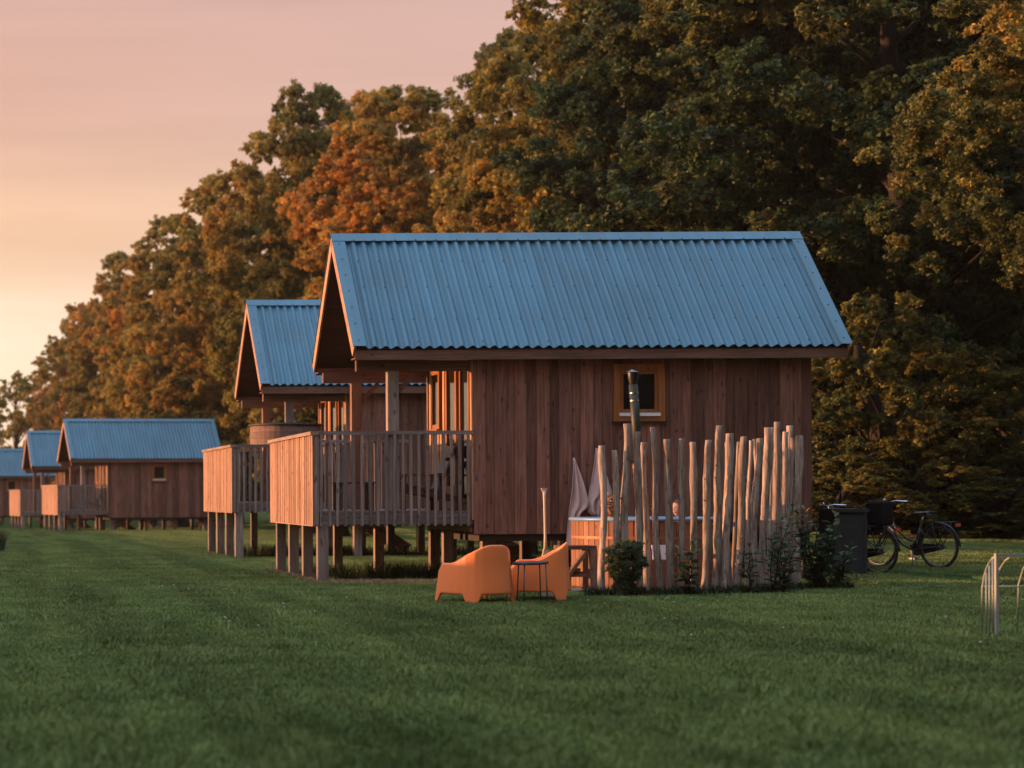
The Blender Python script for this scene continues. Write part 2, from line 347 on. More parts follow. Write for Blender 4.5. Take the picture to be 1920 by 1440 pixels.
# ------------------------------------------------------------------ ground
def ground():
    xs = sorted(set([-1200,-600,-300,-150,-80,-40,-25] + [x*1.0 for x in range(-18, 46)] + [-9.5,-8.5,-7.5,-6.5,12.5,13.5,60,90,150,300,600,1200,2000]))
    ys = sorted(set([-300,-100,-40,-20,-10,0] + [y*1.5 for y in range(0, 60)] + [95,105,120,140,170,200,300,500,900,1600,3000]))
    v = [(x, y, ground_z(x, y)) for y in ys for x in xs]; n = len(xs)
    f = [(j*n+i, j*n+i+1, (j+1)*n+i+1, (j+1)*n+i) for j in range(len(ys)-1) for i in range(n-1)]
    m = MB(); m.v = v; m.f = f
    return tag(m.build('ground', M['turf'], smooth=True), kind='structure')
GROUND = ground()

# ------------------------------------------------------------------ cabin
def make_cabin():
    root = link('cabin', None)
    zb, zt, Lx, Wy = .705, 3.40, 4.95, 3.0
    # roof data
    ex0, ex1, ey0, ry, ey1, ez, rz = -1.80, 5.41, -.25, 1.5, 3.25, 3.415, 5.25
    slope = (rz-ez)/(ry-ey0); ang = math.atan(slope); SL = math.hypot(ry-ey0, rz-ez)
    def roofz(y): return ez + (min(y, 2*ry-y)-ey0)*slope
    # --- long wall facing the lawn
    wall = MB().box((.0,.055,zb+.03),(Lx,.10,zt+.02)).build('front_wall', M['stain'], root)
    wx0, wx1, wz0, wz1 = 2.045, 2.80, 2.345, 3.185
    x = 0.0; i = 0; rr = random.Random(3)
    while x < Lx-.02:
        proud = i % 2 == 0
        w = rr.uniform(.17,.20) if proud else rr.uniform(.11,.145)
        w = min(w, Lx-x) if Lx-x-w > .05 else Lx-x
        y = .0 if proud else .028
        ov = .0 if proud else .012
        a, b = x-ov, x+w+ov
        if b > wx0 and a < wx1:
            if a < wx0-.03: segs = [(a, wx0, zb, zt), (wx0, b, zb, wz0), (wx0, b, wz1, zt)] if b <= wx1 else [(a,b,zb,wz0)]
            elif b > wx1+.03: segs = [(wx1, b, zb, zt), (a, wx1, zb, wz0), (a, wx1, wz1, zt)]
            else: segs = [(a, b, zb, wz0), (a, b, wz1, zt)]
        else: segs = [(a, b, zb, zt)]
        for (p, q, z0, z1) in segs:
            if q-p < .008: continue
            zz = z0 + (rr.uniform(-.004,.004) if z0 == zb else 0)
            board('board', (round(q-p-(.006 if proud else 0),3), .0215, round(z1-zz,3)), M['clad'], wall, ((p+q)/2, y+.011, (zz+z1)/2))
        x += w; i += 1
    MB().box((0,Wy-.1,zb),(Lx,Wy,zt)).build('rear_wall', M['brownx'], root)
    def gable(x0, x1):
        m = MB(); ring = [(0.1,zb),(Wy-.1,zb),(Wy-.1,roofz(Wy-.1)-.16),(ry,rz-.2),(.1,roofz(.1)-.16)]
        m.v = [(x0,y,z) for y,z in ring]+[(x1,y,z) for y,z in ring]
        m.f = [(4,3,2,1,0),(5,6,7,8,9)]+[(i,(i+1)%5,5+(i+1)%5,5+i) for i in range(5)]; return m
    gable(Lx-.1, Lx).build('end_wall', M['brownz'], root)
    fac = gable(.05, .10).build('porch_wall', M['stain'], root)
    # --- porch wall boards with door, sidelight and window
    door = (.92, 1.62); side = (.16, .74); win = (2.02, 2.56)
    y = .03; i = 0
    while y < Wy-.06:
        w = .105 if i % 2 == 0 else .075
        yc = y+w/2; top = min(roofz(yc)-.22, rz)
        segs = [(.90, top)]
        if door[0]-.05 < yc < door[1]+.05: segs = [(3.33, top)]
        elif side[0]-.05 < yc < side[1]+.05: segs = [(.9, 1.15), (3.33, top)]
        elif win[0]-.06 < yc < win[1]+.06: segs = [(.90, 2.27), (3.30, top)]
        for z0, z1 in segs:
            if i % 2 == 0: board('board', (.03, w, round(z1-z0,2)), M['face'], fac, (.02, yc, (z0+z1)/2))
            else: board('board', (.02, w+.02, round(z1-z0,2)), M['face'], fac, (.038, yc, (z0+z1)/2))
        y += w; i += 1
    board('corner_board', (.028, .10, 2.45), M['face'], root, (-.016, .045, 2.14))
    def framed(name, y0, y1, z0, z1, t, x=-.03, handle=False, bottom=None):
        m = MB(); m.box((x,y0,z0),(.03,y0+t,z1)).box((x,y1-t,z0),(.03,y1,z1)).box((x+.003,y0+t,z1-t),(.03,y1-t,z1)).box((x+.003,y0+t,z0),(.03,y1-t,bottom or z0+t))
        o = m.build(name, M['trim'], root)
        MB().box((.0,y0+t,(bottom or z0+t)),(.012,y1-t,z1-t)).build('pane', M['glass'], o)
        if handle: MB().box((x-.05,y0+.03,2.02),(x-.035,y0+.13,2.04)).box((x-.05,y0+.03,2.0),(x,y0+.05,2.06)).build('handle', M['chrome'], o)
        return o
    framed('door', *door, 1.06, 3.30, .10, handle=True, bottom=1.42)
    framed('sidelight', *side, 1.16, 3.30, .07)
    w = framed('window', *win, 2.32, 3.26, .075)
    MB().box((-.075,win[0]-.03,2.29),(.03,win[1]+.03,2.318)).build('sill', M['trim'], w)
    # --- window in the long wall
    wn = link('window', None, root, ((wx0+wx1)/2, 0, (wz0+wz1)/2)); hx, hz = (wx1-wx0)/2-.003, (wz1-wz0)/2-.003
    t = .095
    for nm, a, b in (('casing', (-hx,-.030,-hz),(-hx+t,.05,hz)), ('casing', (hx-t,-.030,-hz),(hx,.05,hz)), ('casing', (-hx+t,-.028,hz-t),(hx-t,.05,hz)), ('casing', (-hx+t,-.028,-hz),(hx-t,.05,-hz+.07))):
        MB().box(a, b).build(nm, M['trim'], wn)
    s = .05; ix, iz0, iz1 = hx-t, -hz+.125, hz-t
    sash = MB().box((-ix,-.005,iz0),(-ix+s,.05,iz1)).box((ix-s,-.005,iz0),(ix,.05,iz1)).box((-ix+s,-.003,iz1-s),(ix-s,.05,iz1)).box((-ix+s,-.003,iz0),(ix-s,.05,iz0+s)).build('sash', M['trim'], wn)
    MB().box((-ix+s,.022,iz0+s),(ix-s,.03,iz1-s)).build('pane', M['glass'], wn)
    MB().box((-ix-.02,-.05,-hz+.072),(ix+.02,.02,-hz+.12)).build('drip_bar', M['white'], wn)
    MB().box((-hx-.03,-.045,-hz-.022),(hx+.03,.0,-hz-.002)).build('sill', M['stain'], wn)
    # --- roof
    roof = link('roof', None, root)
    pitch = .1575; amp = .019
    def sheet(far, k):
        w = 6*pitch; a = ex0+.165+k*w; b = min(a+w+pitch*.3, ex1-.13)
        xs = np.arange(a, b, pitch/12); m = MB(); n = len(xs)
        for l in (0, .012, SL*.5, SL-.012, SL):
            y = ey0+l*math.cos(ang); z = ez+l*math.sin(ang)
            for x in xs:
                ph = ((x-ex0)/pitch) % 1.0
                h = .010 + .027*math.cos(2*math.pi*ph) + (.0035 if k % 2 else 0)
                yy = y-math.sin(ang)*h
                m.v.append((x, yy if not far else 2*ry-yy, z+math.cos(ang)*h))
        q = [(r_*n+i, r_*n+i+1, (r_+1)*n+i+1, (r_+1)*n+i) for r_ in range(4) for i in range(n-1)]
        m.f = [t[::-1] for t in q] if far else q
        return m
    for far in (False, True):
        for k in range(8):
            o = sheet(far, k).build('corrugated_sheet', M['blue'], roof, smooth=True); mod(o, 'SOLIDIFY', thickness=.003, offset=-1)
    sx = lambda x0, x1, off, t, l0, l1, far: slab(x0, x1, off, t, l0, l1, far)
    def slab(x0, x1, off, t, l0, l1, far, mat, name):
        """flat piece lying on a roof slope: x range, height above the slope, thickness, distances up the slope"""
        sg = -1 if far else 1; m = MB()
        pts = []
        for (l, h) in ((l0,off),(l1,off),(l1,off+t),(l0,off+t)):
            y = ey0 + l*math.cos(ang) - h*math.sin(ang); z = ez + l*math.sin(ang) + h*math.cos(ang)
            pts.append((y if not far else 2*ry-y, z))
        m.v = [(x0,y,z) for y,z in pts]+[(x1,y,z) for y,z in pts]
        m.f = [(0,1,2,3),(7,6,5,4)]+[(i,4+i,4+(i+1)%4,(i+1)%4) for i in range(4)]
        if far: m.f = [q[::-1] for q in m.f]
        return m.build(name, mat, roof)
    for far in (False, True):
        slab(ex0-.012, ex0+.185,   .043, .006, -.005, SL-.02, far, M['blue'], 'verge_flashing')
        slab(ex1-.16, ex1+.012,   .043, .006, -.005, SL-.02, far, M['blue'], 'verge_flashing')
        slab(ex0-.014, ex1+.014, .050, .006, SL-.135, SL+.046, far, M['blue'], 'ridge_flashing')
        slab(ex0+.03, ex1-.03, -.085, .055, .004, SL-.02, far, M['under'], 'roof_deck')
        for x0 in (ex0, ex1-.028):                               # bargeboards with a plumb-cut tail
            b = slab(x0, x0+.028, -.135, .160, -.03, SL-.01, far, M['barge'], 'bargeboard')
        y0 = ey0+.03; ya = y0 if not far else 2*ry-y0-.03
        MB().box((ex0+.03,ya,3.245),(ex1-.03,ya+.03,3.385)).build('fascia', M['brownx'], roof)
        ya = ey0+.062 if not far else 2*ry-ey0-.13-.20
        MB().box((ex0+.03,ya,3.262),(ex1-.03,ya+.265,3.28)).build('soffit', M['brownx'], roof)
        ya = .04 if not far else Wy-.16
        MB().box((ex0+.1,ya,3.10),(-.035,ya+.12,3.258)).build('plate_beam', M['brownx'], roof)
    scr = MB()
    def screw(x, l, h):
        y = ey0 + l*math.cos(ang) - h*math.sin(ang); z = ez + l*math.sin(ang) + h*math.cos(ang)
        m = Matrix.Translation((x,y,z)) @ Matrix.Rotation(ang, 4, 'X')
        scr.box((-.0085,-.0085,0),(.0085,.0085,.008), m)
    k0 = math.ceil(.2/pitch)
    for j in range(k0, int((ex1-ex0-.2)/pitch)+1):
        x = ex0 + j*pitch
        if j % 2 == 0:
            for l in (.27*SL, .56*SL, .80*SL): screw(x+.012, l-.1, .038)
            screw(x+.012, SL-.12, .055)
        if j % 6 == 0: screw(x, .09, .040)
    for l in np.linspace(.12, SL-.2, 7):
        screw(ex0+.09, l, .048); screw(ex1-.08, l, .048)
    tag(scr.build('screw_heads', M['screw'], roof), kind='stuff')
    nb = MB()
    for far in (0, 1):
        for l in np.linspace(.1, SL-.25, 8):
            y = ey0 + l*math.cos(ang) + .055*math.sin(ang); z = ez + l*math.sin(ang) - .055*math.cos(ang)
            if far: y = 2*ry-y
            nb.box((ex0-.003,y-.008,z-.008),(ex0,y+.008,z+.008))
    tag(nb.build('nail_heads', M['nail'], roof), kind='stuff')
    # --- floor frame
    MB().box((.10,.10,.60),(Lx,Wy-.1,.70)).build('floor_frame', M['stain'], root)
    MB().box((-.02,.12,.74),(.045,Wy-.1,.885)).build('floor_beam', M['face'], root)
    MB().box((Lx-.07,.14,.04),(Lx-.03,Wy-.14,.598)).build('sun_block_board', M['stain'], root)  # hidden board added to stop low sun passing under the floor
    # --- deck
    dx0, dy1 = -2.36, 4.30
    deck = link('deck', None, root)
    n = 29; bw = (dy1-.04)/n
    for k in range(n):
        board('deck_board', (2.24 if (k+.5)*bw < Wy+.05 else 3.3, bw-.006, .028), M['greyx'], deck, (-1.20 if (k+.5)*bw < Wy+.05 else -.67, .03+(k+.5)*bw, 1.034))
    for ya in (.035, dy1-.075): MB().box((-2.30,ya,.855),(-.005,ya+.04,1.018)).build('rim_joist', M['greyx'], deck)
    for k in range(6):
        xx = -2.27+k*.44
        MB().box((xx,.08,.88),(xx+.045,dy1-.08,1.016)).build('joist', M['brownx'], deck)
    for ya, nm in ((-.012,0), (dy1-.035,1)):
        rail = MB().box((dx0+.10,ya-.02,2.168),(-.004,ya+.075,2.222)).build('top_rail', M['greyx'], deck)
        rb = random.Random(5+nm)
        for k in range(19):
            xx = -2.235 + k*.1195 + rb.uniform(-.004,.004)
            board('baluster', (.040, .075 if nm else .046, 1.335), M['greyz'], deck, (xx, ya+.022+(.03 if nm else -.016), 1.50), (rb.uniform(-.006,.006), rb.uniform(-.008,.008), rb.uniform(-.1,.1)))
        MB().box((dx0+.028,ya,.85),(dx0+.09,ya+.065,2.165)).build('corner_post', M['greyz'], deck)
    pan = MB().box((dx0+.022,.06,.87),(dx0+.05,dy1-.05,2.14)).build('side_panel', M['greyz'], deck)
    n = 30; pw = (dy1+.02)/n; rb = random.Random(9)
    for k in range(n):
        board('board', (.02, pw-.013, 1.315), M['panel'], pan, (dx0+.011+rb.uniform(-.006,.006), -.01+(k+.5)*pw, 1.505+rb.uniform(-.004,.004)))
    MB().box((dx0-.03,-.035,2.168),(dx0+.095,dy1+.04,2.220)).build('cap_rail', M['greyy'], deck)
    MB().box((dx0+.0,.0,.832),(dx0+.10,dy1-.04,.848)).build('bottom_trim', M['panel'], deck)
    # --- columns, stilts
    for ya in (.02, 2.83):
        MB().box((-1.245,ya,1.05),(-1.085,ya+.155,3.10)).build('column', M['greyz'] if ya < 1 else M['brownz'], root)
        MB().beam((-1.165,ya+.078,2.72),(-.80,ya+.078,3.09),.05,.07).build('brace', M['brownx'], root)
    for (px, py, w) in ((-2.20,.115,.155),(-2.20,1.45,.15),(-2.20,2.8,.15),(-2.20,4.15,.15),(-.95,2.2,.14),(-1.25,4.1,.14),(-.1,1.2,.15),(.02,2.6,.15),(.30,.45,.16),(.62,1.5,.15),(.35,2.85,.15),(1.9,.5,.15),(2.0,2.0,.15),(1.55,2.85,.15),(3.3,.5,.15),(3.3,2.85,.15),(4.7,.5,.16),(4.7,2.85,.15)):
        MB().box((px-w/2,py-w/2,-.25),(px+w/2,py+w/2,.86 if px < -.2 else .742 if px < .15 else .61)).build('stilt', M['greyz'], root)
    # --- stair down from the back of the deck
    st = link('stair', None, root)
    for ya in (3.35, 4.1): MB().beam((.55,ya,1.0),(2.05,ya,-.02),.05,.24).build('stringer', M['brownx'], st)
    for k in range(5): MB().box((.72+k*.28,3.3,.82-k*.19),(1.0+k*.28,4.15,.86-k*.19)).build('tread', M['greyy'], st)
    return root
cab = make_cabin()
CABS = [((6.93, 27.3), .0, 0, 'large plank cabin nearest the camera, its whole blue roof in view behind the pole fence'),
        ((6.93+.14, 38.0), .10, 1.4, 'second plank cabin, overlapped by the nearest cabin, with a dark round tub above its rail'),
        ((4.97, 86.0), -.08, 8.2, 'distant cabin with a full plank side wall and small window, largest of the far three'),
        ((3.38, 97.0), -.16, 7.0, 'small distant cabin peeking out from behind the largest of the far three cabins'),
        ((-1.6, 127.0), -.10, 7.0, 'farthest blue-roofed cabin cut off by the left edge of the picture')]
CABO = []
for i, ((x, y), dz, yaw, lab) in enumerate(CABS):
    c = cab if i == 0 else copy_tree(cab)
    c.location = (x, y, (0 if i < 2 else -.0075*(y-42)) + dz)
    c.rotation_euler.z = R(yaw)
    tag(c, lab, 'cabin', 'cabins in a row along the wood'); CABO.append(c)

# ------------------------------------------------------------------ porch furniture
def deck_chair(loc, rz, label):
    """slatted lounge chair, faces +X in its own frame"""
    t = thing('deck_chair', loc, label, 'chair', rz, 'slatted deck chairs on the porches')
    m = M['brownx']
    for s in (-1, 1):
        MB().box((.22,s*.29-.025,0),(.30,s*.29+.025,.52)).build('leg', m, t)
        MB().box((-.36,s*.29-.025,0),(-.28,s*.29+.025,.54)).build('leg', m, t)
        MB().beam((-.45,s*.33,.53),(.36,s*.33,.535),.12,.028).build('armrest', m, t)
        MB().beam((.32,s*.245,.36),(-.52,s*.245,.17),.035,.10).build('seat_rail', m, t)
    for k in range(6):
        x = .30-k*.12; board('seat_slat', (.10,.50,.022), m, t, (x, 0, .425-k*.028), (0, .225, 0))
    for k in range(3):
        z = .42+k*.23; board('back_slat', (.024,.56,.19), M['greyz'], t, (-.32-k*.085, 0, z), (0, -.36, 0))
    for s in (-1, 1): MB().beam((-.24,s*.16,.15),(-.60,s*.16,1.02),.05,.03).build('back_post', m, t)
    return t
def low_table(loc, label):
    t = thing('deck_table', loc, label, 'table', 0, 'low deck tables on the porches')
    for k in range(5): board('table_slat', (.56,.10,.025), M['brownx'], t, (0,-.22+k*.11,.42))
    for sx in (-1,1):
        for sy in (-1,1): MB().box((sx*.24-.03,sy*.2-.03,0),(sx*.24+.03,sy*.2+.03,.405)).build('leg', M['brownz'], t)
    return t
cl = lambda i, p: Vector(CABO[i].location) + Matrix.Rotation(R(CABS[i][2]), 3, 'Z') @ Vector(p)
deck_chair(cl(0,(-.62,1.0,1.05)), math.pi, 'slatted deck chair on the porch of the nearest cabin, beside its door')
low_table(cl(0,(-1.52,1.25,1.05)), 'low dark table on the porch of the nearest cabin')
deck_chair(cl(1,(-.62,1.0,1.05)), math.pi, 'slatted deck chair on the porch of the second cabin')
deck_chair(cl(2,(-.62,1.0,1.05)), math.pi, 'dark deck chair on the porch of the largest of the far three cabins')
low_table(cl(2,(-1.45,1.2,1.05)), 'low dark table on the porch of the largest far cabin')
deck_chair(cl(3,(-.7,1.0,1.05)), math.pi, 'dark deck chair on the porch of the small cabin behind the largest far one')

def round_tub():
    c = cl(1, (-1.16, .55, 0)); zb = cl(1,(0,0,2.225)).z
    t = thing('wooden_tub', (c.x, c.y, zb), 'shallow dark round wooden tub showing above the rail of the second cabin', 'tub')
    rr = random.Random(4)
    for k, (r0, r1, z0, z1) in enumerate(((.725,.725,0,.13),(.73,.73,.133,.26),(.725,.725,.263,.38),)):
        MB().lathe([(r0-.04,z0),(r0,z0),(r1,z1),(r1-.04,z1),(r0-.04,z0)], 40).build('plank_ring', M['stave_dark'], t, smooth=False)
    MB().lathe([(0,.405),(.5,.40),(.765,.386),(.765,.42),(.45,.45),(0,.455)], 40).build('lid', M['boxgrey'], t, smooth=True)
    MB().lathe([(0,.0),(.60,.0),(.60,.02),(0,.02)], 40).build('bottom', M['stain'], t)
    MB().box((-.14,-.14,-1.175),(.14,.14,-.001)).build('pedestal', M['stain'], t)
round_tub()

# ------------------------------------------------------------------ hot tub, stove, step
TX, TY, TR = 8.83, 25.62, .93
def hot_tub():
    t = thing('hot_tub', (TX, TY, 0), 'round cedar hot tub with a blue rim behind the pole fence', 'hot tub')
    n = 54
    sh = MB(); w = 2*math.pi*TR/n
    sh.box((-w*.46,-.02,0.02),(w*.46,.02,.915)); me = sh.mesh('stave', M['cedar'])
    for k in range(n):
        a = 2*math.pi*k/n
        link('stave', me, t, (TR*math.cos(a), TR*math.sin(a), 0), (0,0,a+math.pi/2))
    MB().lathe([(TR-.05,.03),(TR-.022,.03),(TR-.022,.90),(TR-.05,.90)], 54).build('liner', M['rim'], t, smooth=True)
    MB().lathe([(TR-.12,.918),(TR+.045,.918),(TR+.055,.94),(TR+.045,.962),(TR-.10,.965),(TR-.12,.95),(TR-.12,.918)], 54).build('rim', M['rim'], t, smooth=True)
    for z in (.22,.68): MB().lathe([(TR+.021,z),(TR+.026,z),(TR+.026,z+.035),(TR+.021,z+.035)], 54).build('hoop', M['iron'], t)
    MB().lathe([(0,.05),(TR-.03,.05)], 40).build('bottom', M['stain'], t)
    MB().lathe([(0,.84),(.5,.84),(TR-.055,.84)], 40).build('water', M['water'], t, smooth=True)
hot_tub()
def stove():
    t = thing('stove_pipe', (8.40, 24.48, 0), 'leaning stove pipe with a pale conical cap in front of the cabin window', 'stove pipe')
    MB().box((-.17,-.15,.0),(.17,.15,.42)).build('firebox', M['iron'], t)
    lean = Vector((-.115, 0, 2.86)) ; b = Vector((.07,0,.4))
    P_ = lambda z: b.lerp(Vector((-.10,0,2.86)), (z-.4)/(2.86-.4))
    MB().tube([P_(.4),P_(1.72)], .055, 16).build('lower_pipe', M['iron'], t, smooth=True)
    MB().tube([P_(1.70),P_(2.72)], .057, 16).build('upper_pipe', M['pipe'], t, smooth=True)
    for z in (2.50, 2.60): MB().tube([P_(z),P_(z+.016)], .0595, 16).build('band', M['chrome'], t)
    c = P_(2.72); MB().lathe([(.045,0),(.066,.08),(.074,.15),(.074,.155)], 16, c).build('cowl', M['black'], t, smooth=True)
    c = P_(2.88); MB().lathe([(.112,0),(.106,-.006),(.0,.036)], 16, c).lathe([(0,.01),(.112,0)],16,c).build('cap', M['chrome'], t, smooth=True)
    # perforated heat guard: a sheet with real holes
    m = MB(); nu, nz = 26, 44; r = .082
    for k in range(nz+1):
        p = P_(.62+k*(1.68-.62)/nz)
        for j in range(nu): a = 2*math.pi*j/nu; m.v.append((p.x+r*math.cos(a), p.y+r*math.sin(a), p.z))
    for k in range(nz):
        for j in range(nu):
            if k % 3 == 1 and (j + (k//3 % 2)) % 2 == 0: continue
            m.f.append((k*nu+j, k*nu+(j+1)%nu, (k+1)*nu+(j+1)%nu, (k+1)*nu+j))
    o = m.build('heat_guard', M['iron'], t); mod(o, 'SOLIDIFY', thickness=.003)
stove()
def tub_step():
    t = thing('tub_step', (7.56, 24.55, 0), 'timber step with a diagonal brace at the side of the hot tub', 'steps')
    s = M['step']
    for k in range(3): board('tread', (.44,.13,.05), M['brownx'], t, (.0,-.14+k*.145,.585))
    for sx in (-.14, .18): MB().box((sx-.045,-.215,0),(sx+.045,-.125,.56)).build('leg', s, t) if sx > 0 else MB().box((sx-.03,.12,0),(sx+.03,.18,.56)).build('leg', s, t)
    MB().box((.135,.10,0),(.22,.19,.56)).build('leg', s, t)
    MB().beam((-.30,-.17,.02),(.10,-.17,.55),.045,.10,(0,1,0)).build('brace', s, t)
    MB().box((-.27,-.12,.20),(.13,-.06,.27)).build('crossbar', M['brownx'], t)
    board('tread', (.24,.30,.04), M['brownx'], t, (-.10,-.02,.295))
    MB().box((-.85,-.26,.006),(.28,.3,.035)).build('base_slab', M['goal'], t)
tub_step()

# ------------------------------------------------------------------ people in the tub
def person(loc, rz, label, hairmat, curly):
    t = thing('person', loc, label, 'person', rz, 'bathers in the hot tub')    # local: faces +X, origin at pelvis on the bench
    V = [(0,0,0,.15,.17),(-.03,0,.18,.12,.155),(-.03,0,.36,.125,.18),(-.01,0,.50,.075,.10),(.005,0,.58,.055,.058),
         (0,.12,.0,.09,.09),(.40,.13,.04,.068,.068),(.42,.14,-.30,.05,.05),
         (0,-.12,.0,.09,.09),(.40,-.13,.04,.068,.068),(.42,-.14,-.30,.05,.05),
         (-.02,.18,.45,.06,.06),(.02,.27,.20,.046,.046),(.22,.25,.10,.036,.036),
         (-.02,-.18,.45,.06,.06),(.02,-.27,.20,.046,.046),(.22,-.25,.10,.036,.036)]
    E = [(0,1),(1,2),(2,3),(3,4),(0,5),(5,6),(6,7),(0,8),(8,9),(9,10),(3,11),(11,12),(12,13),(3,14),(14,15),(15,16)]
    me = bpy.data.meshes.new('body'); me.from_pydata([v[:3] for v in V], E, []); me.materials.append(M['skin'])
    o = link('body', me, t)
    mod(o, 'SKIN'); sk = me.skin_vertices[0].data
    for i, v in enumerate(V): sk[i].radius = (v[3], v[4])
    sk[0].use_root = True
    mod(o, 'SUBSURF', levels=2, render_levels=2)
    # head: an egg shaped lathe displaced into a face
    m = MB(); nu, nv = 28, 22; c = Vector((.02,0,.70))
    for k in range(nv+1):
        th = math.pi*k/nv
        for j in range(nu):
            a = 2*math.pi*j/nu
            x, y, z = math.sin(th)*math.cos(a), math.sin(th)*math.sin(a), math.cos(th)
            rx, ry, rz_ = .098, .076, .122
            X = x*rx; Y = y*ry*(1-.22*max(0,-z)); Z = z*rz_
            if x > 0:
                X *= (1-.10*max(0,-z))
                X += .024*math.exp(-(Y/.014)**2-((Z+.012)/.022)**2)*x      # nose
                X += .008*math.exp(-(Y/.016)**2-((Z-.02)/.03)**2)*x
                X -= .010*math.exp(-((abs(Y)-.032)/.014)**2-((Z-.012)/.013)**2)   # eye sockets
                X += .007*math.exp(-(Y/.03)**2-((Z+.058)/.012)**2)         # lips
                X += .008*math.exp(-(Y/.028)**2-((Z+.095)/.02)**2)         # chin
            m.v.append(tuple(c+Vector((X,Y,Z))))
    for k in range(nv):
        for j in range(nu): m.f.append((k*nu+j, (k+1)*nu+j, (k+1)*nu+(j+1)%nu, k*nu+(j+1)%nu))
    for s in (-1,1): m.lathe([(0,-.03),(.012,-.022),(.016,0),(.014,.02),(0,.032)], 8, (c.x-.008,s*.079,c.z-.005))
    h = m.build('head', M['skin'], t, smooth=True)
    for s in (-1,1): MB().lathe([(0,-.009),(.010,0),(0,.009)], 8, (c.x+.082,s*.032,c.z+.012)).build('eye', M['eye'], h)
    MB().tube([(c.x+.095,-.022,c.z-.055),(c.x+.103,0,c.z-.056),(c.x+.095,.022,c.z-.055)], .005, 6).build('mouth', M['lip'], h)
    hm = MB(); rr = random.Random(2)
    if curly:
        for k in range(170):
            a = rr.uniform(0,2*math.pi); z = rr.uniform(-.75,1.0); q = math.sqrt(max(0,1-z*z)); x = q*math.cos(a)
            if x > .45 and z < .55: continue
            p = c+Vector((x*.112-.012, q*math.sin(a)*.095, z*.135+.01)); d = Vector((rr.uniform(-1,1),rr.uniform(-1,1),rr.uniform(-1,.4)))*.022
            hm.tube([p-d, p+Vector((rr.uniform(-.012,.012),rr.uniform(-.012,.012),.006)), p+d], [.010,.017,.007], 6)
        hm.lathe([(0,-.05),(.04,-.035),(.055,0),(.04,.04),(0,.05)], 12, (c.x-.04,0,c.z+.15))
    else:
        for k in range(11):
            th = math.pi*.56*k/10
            for j in range(24):
                a = 2*math.pi*j/24; x, y, z = math.sin(th)*math.cos(a), math.sin(th)*math.sin(a), math.cos(th)
                if x > .3: z = max(z, .50+.1*x)
                hm.v.append(tuple(c+Vector((x*.106-.008, y*.084, z*.131))))
        for k in range(10):
            for j in range(24): hm.f.append((k*24+j,(k+1)*24+j,(k+1)*24+(j+1)%24,k*24+(j+1)%24))
    hm.build('hair', hairmat, t, smooth=True)
pA = at(1143, 950, 25.45); person((pA.x, pA.y, pA.z-.70), R(10), 'person with curly blond hair sitting in the hot tub', M['hair1'], True)
pB = at(1275, 953, 25.95); person((pB.x, pB.y, pB.z-.70), R(200), 'person with short dark hair in the hot tub, half hidden by fence poles', M['hair2'], False)

# ------------------------------------------------------------------ towels on hooks
def towel(hook, left, right, label, seed):
    t = thing('towel', hook, label, 'towel', 0, 'towels hung on the cabin wall')
    rr = random.Random(seed); m = MB(); nx, nz = 26, 30; zmax = left[-1][1]
    def interp(pl, d):
        for (a0, d0), (a1, d1) in zip(pl, pl[1:]):
            if d <= d1: return a0+(a1-a0)*(d-d0)/max(1e-6,d1-d0)
        return pl[-1][0]
    for k in range(nz+1):
        d = zmax*k/nz
        l, r = interp(left, d), interp(right, d)
        for j in range(nx+1):
            s = j/nx; x = l+(r-l)*s
            amp = .006+.030*min(1, d/.45)
            y = -.055 - amp*(1+math.sin(s*13+d*2.2+seed)) - .02*math.sin(s*5.5+seed*2+d*3)*min(1,d*2)
            zz = -d - .05*max(0,(k/nz-.75))*math.sin(s*9+seed)
            m.v.append((x, y, zz))
    for k in range(nz):
        for j in range(nx): a = k*(nx+1)+j; m.f.append((a,a+1,a+nx+2,a+nx+1))
    o = m.build('cloth', M['towel'], t, smooth=True); mod(o, 'SOLIDIFY', thickness=.008)
    MB().tube([(0,-.003,.10),(0,-.02,.05),(0,-.05,.03),(0,-.062,.0),(0,-.05,-.02)], .006, 6).build('loop', M['black'], t)
hk = at(1074, 858, 27.28); towel((hk.x,27.28,hk.z), [(-.012,0),(-.05,.45),(-.085,.75),(-.125,1.30)], [(.012,0),(.075,.22),(.205,.68),(.17,.74),(.085,.80),(.055,.95),(.06,1.06),(.045,1.14),(.06,1.24),(.03,1.30)], 'long dusty pink towel hanging from a black hook, lower of the two', 1)
hk = at(1117, 840, 27.28); towel((hk.x,27.28,hk.z), [(-.02,0),(-.06,.3),(-.15,.78),(-.135,.93),(-.06,.99)], [(.02,0),(.12,.35),(.225,.66),(.16,.72),(.06,.78),(.055,.88),(.03,.99)], 'dusty pink towel hanging behind the whitish first fence pole', 2)

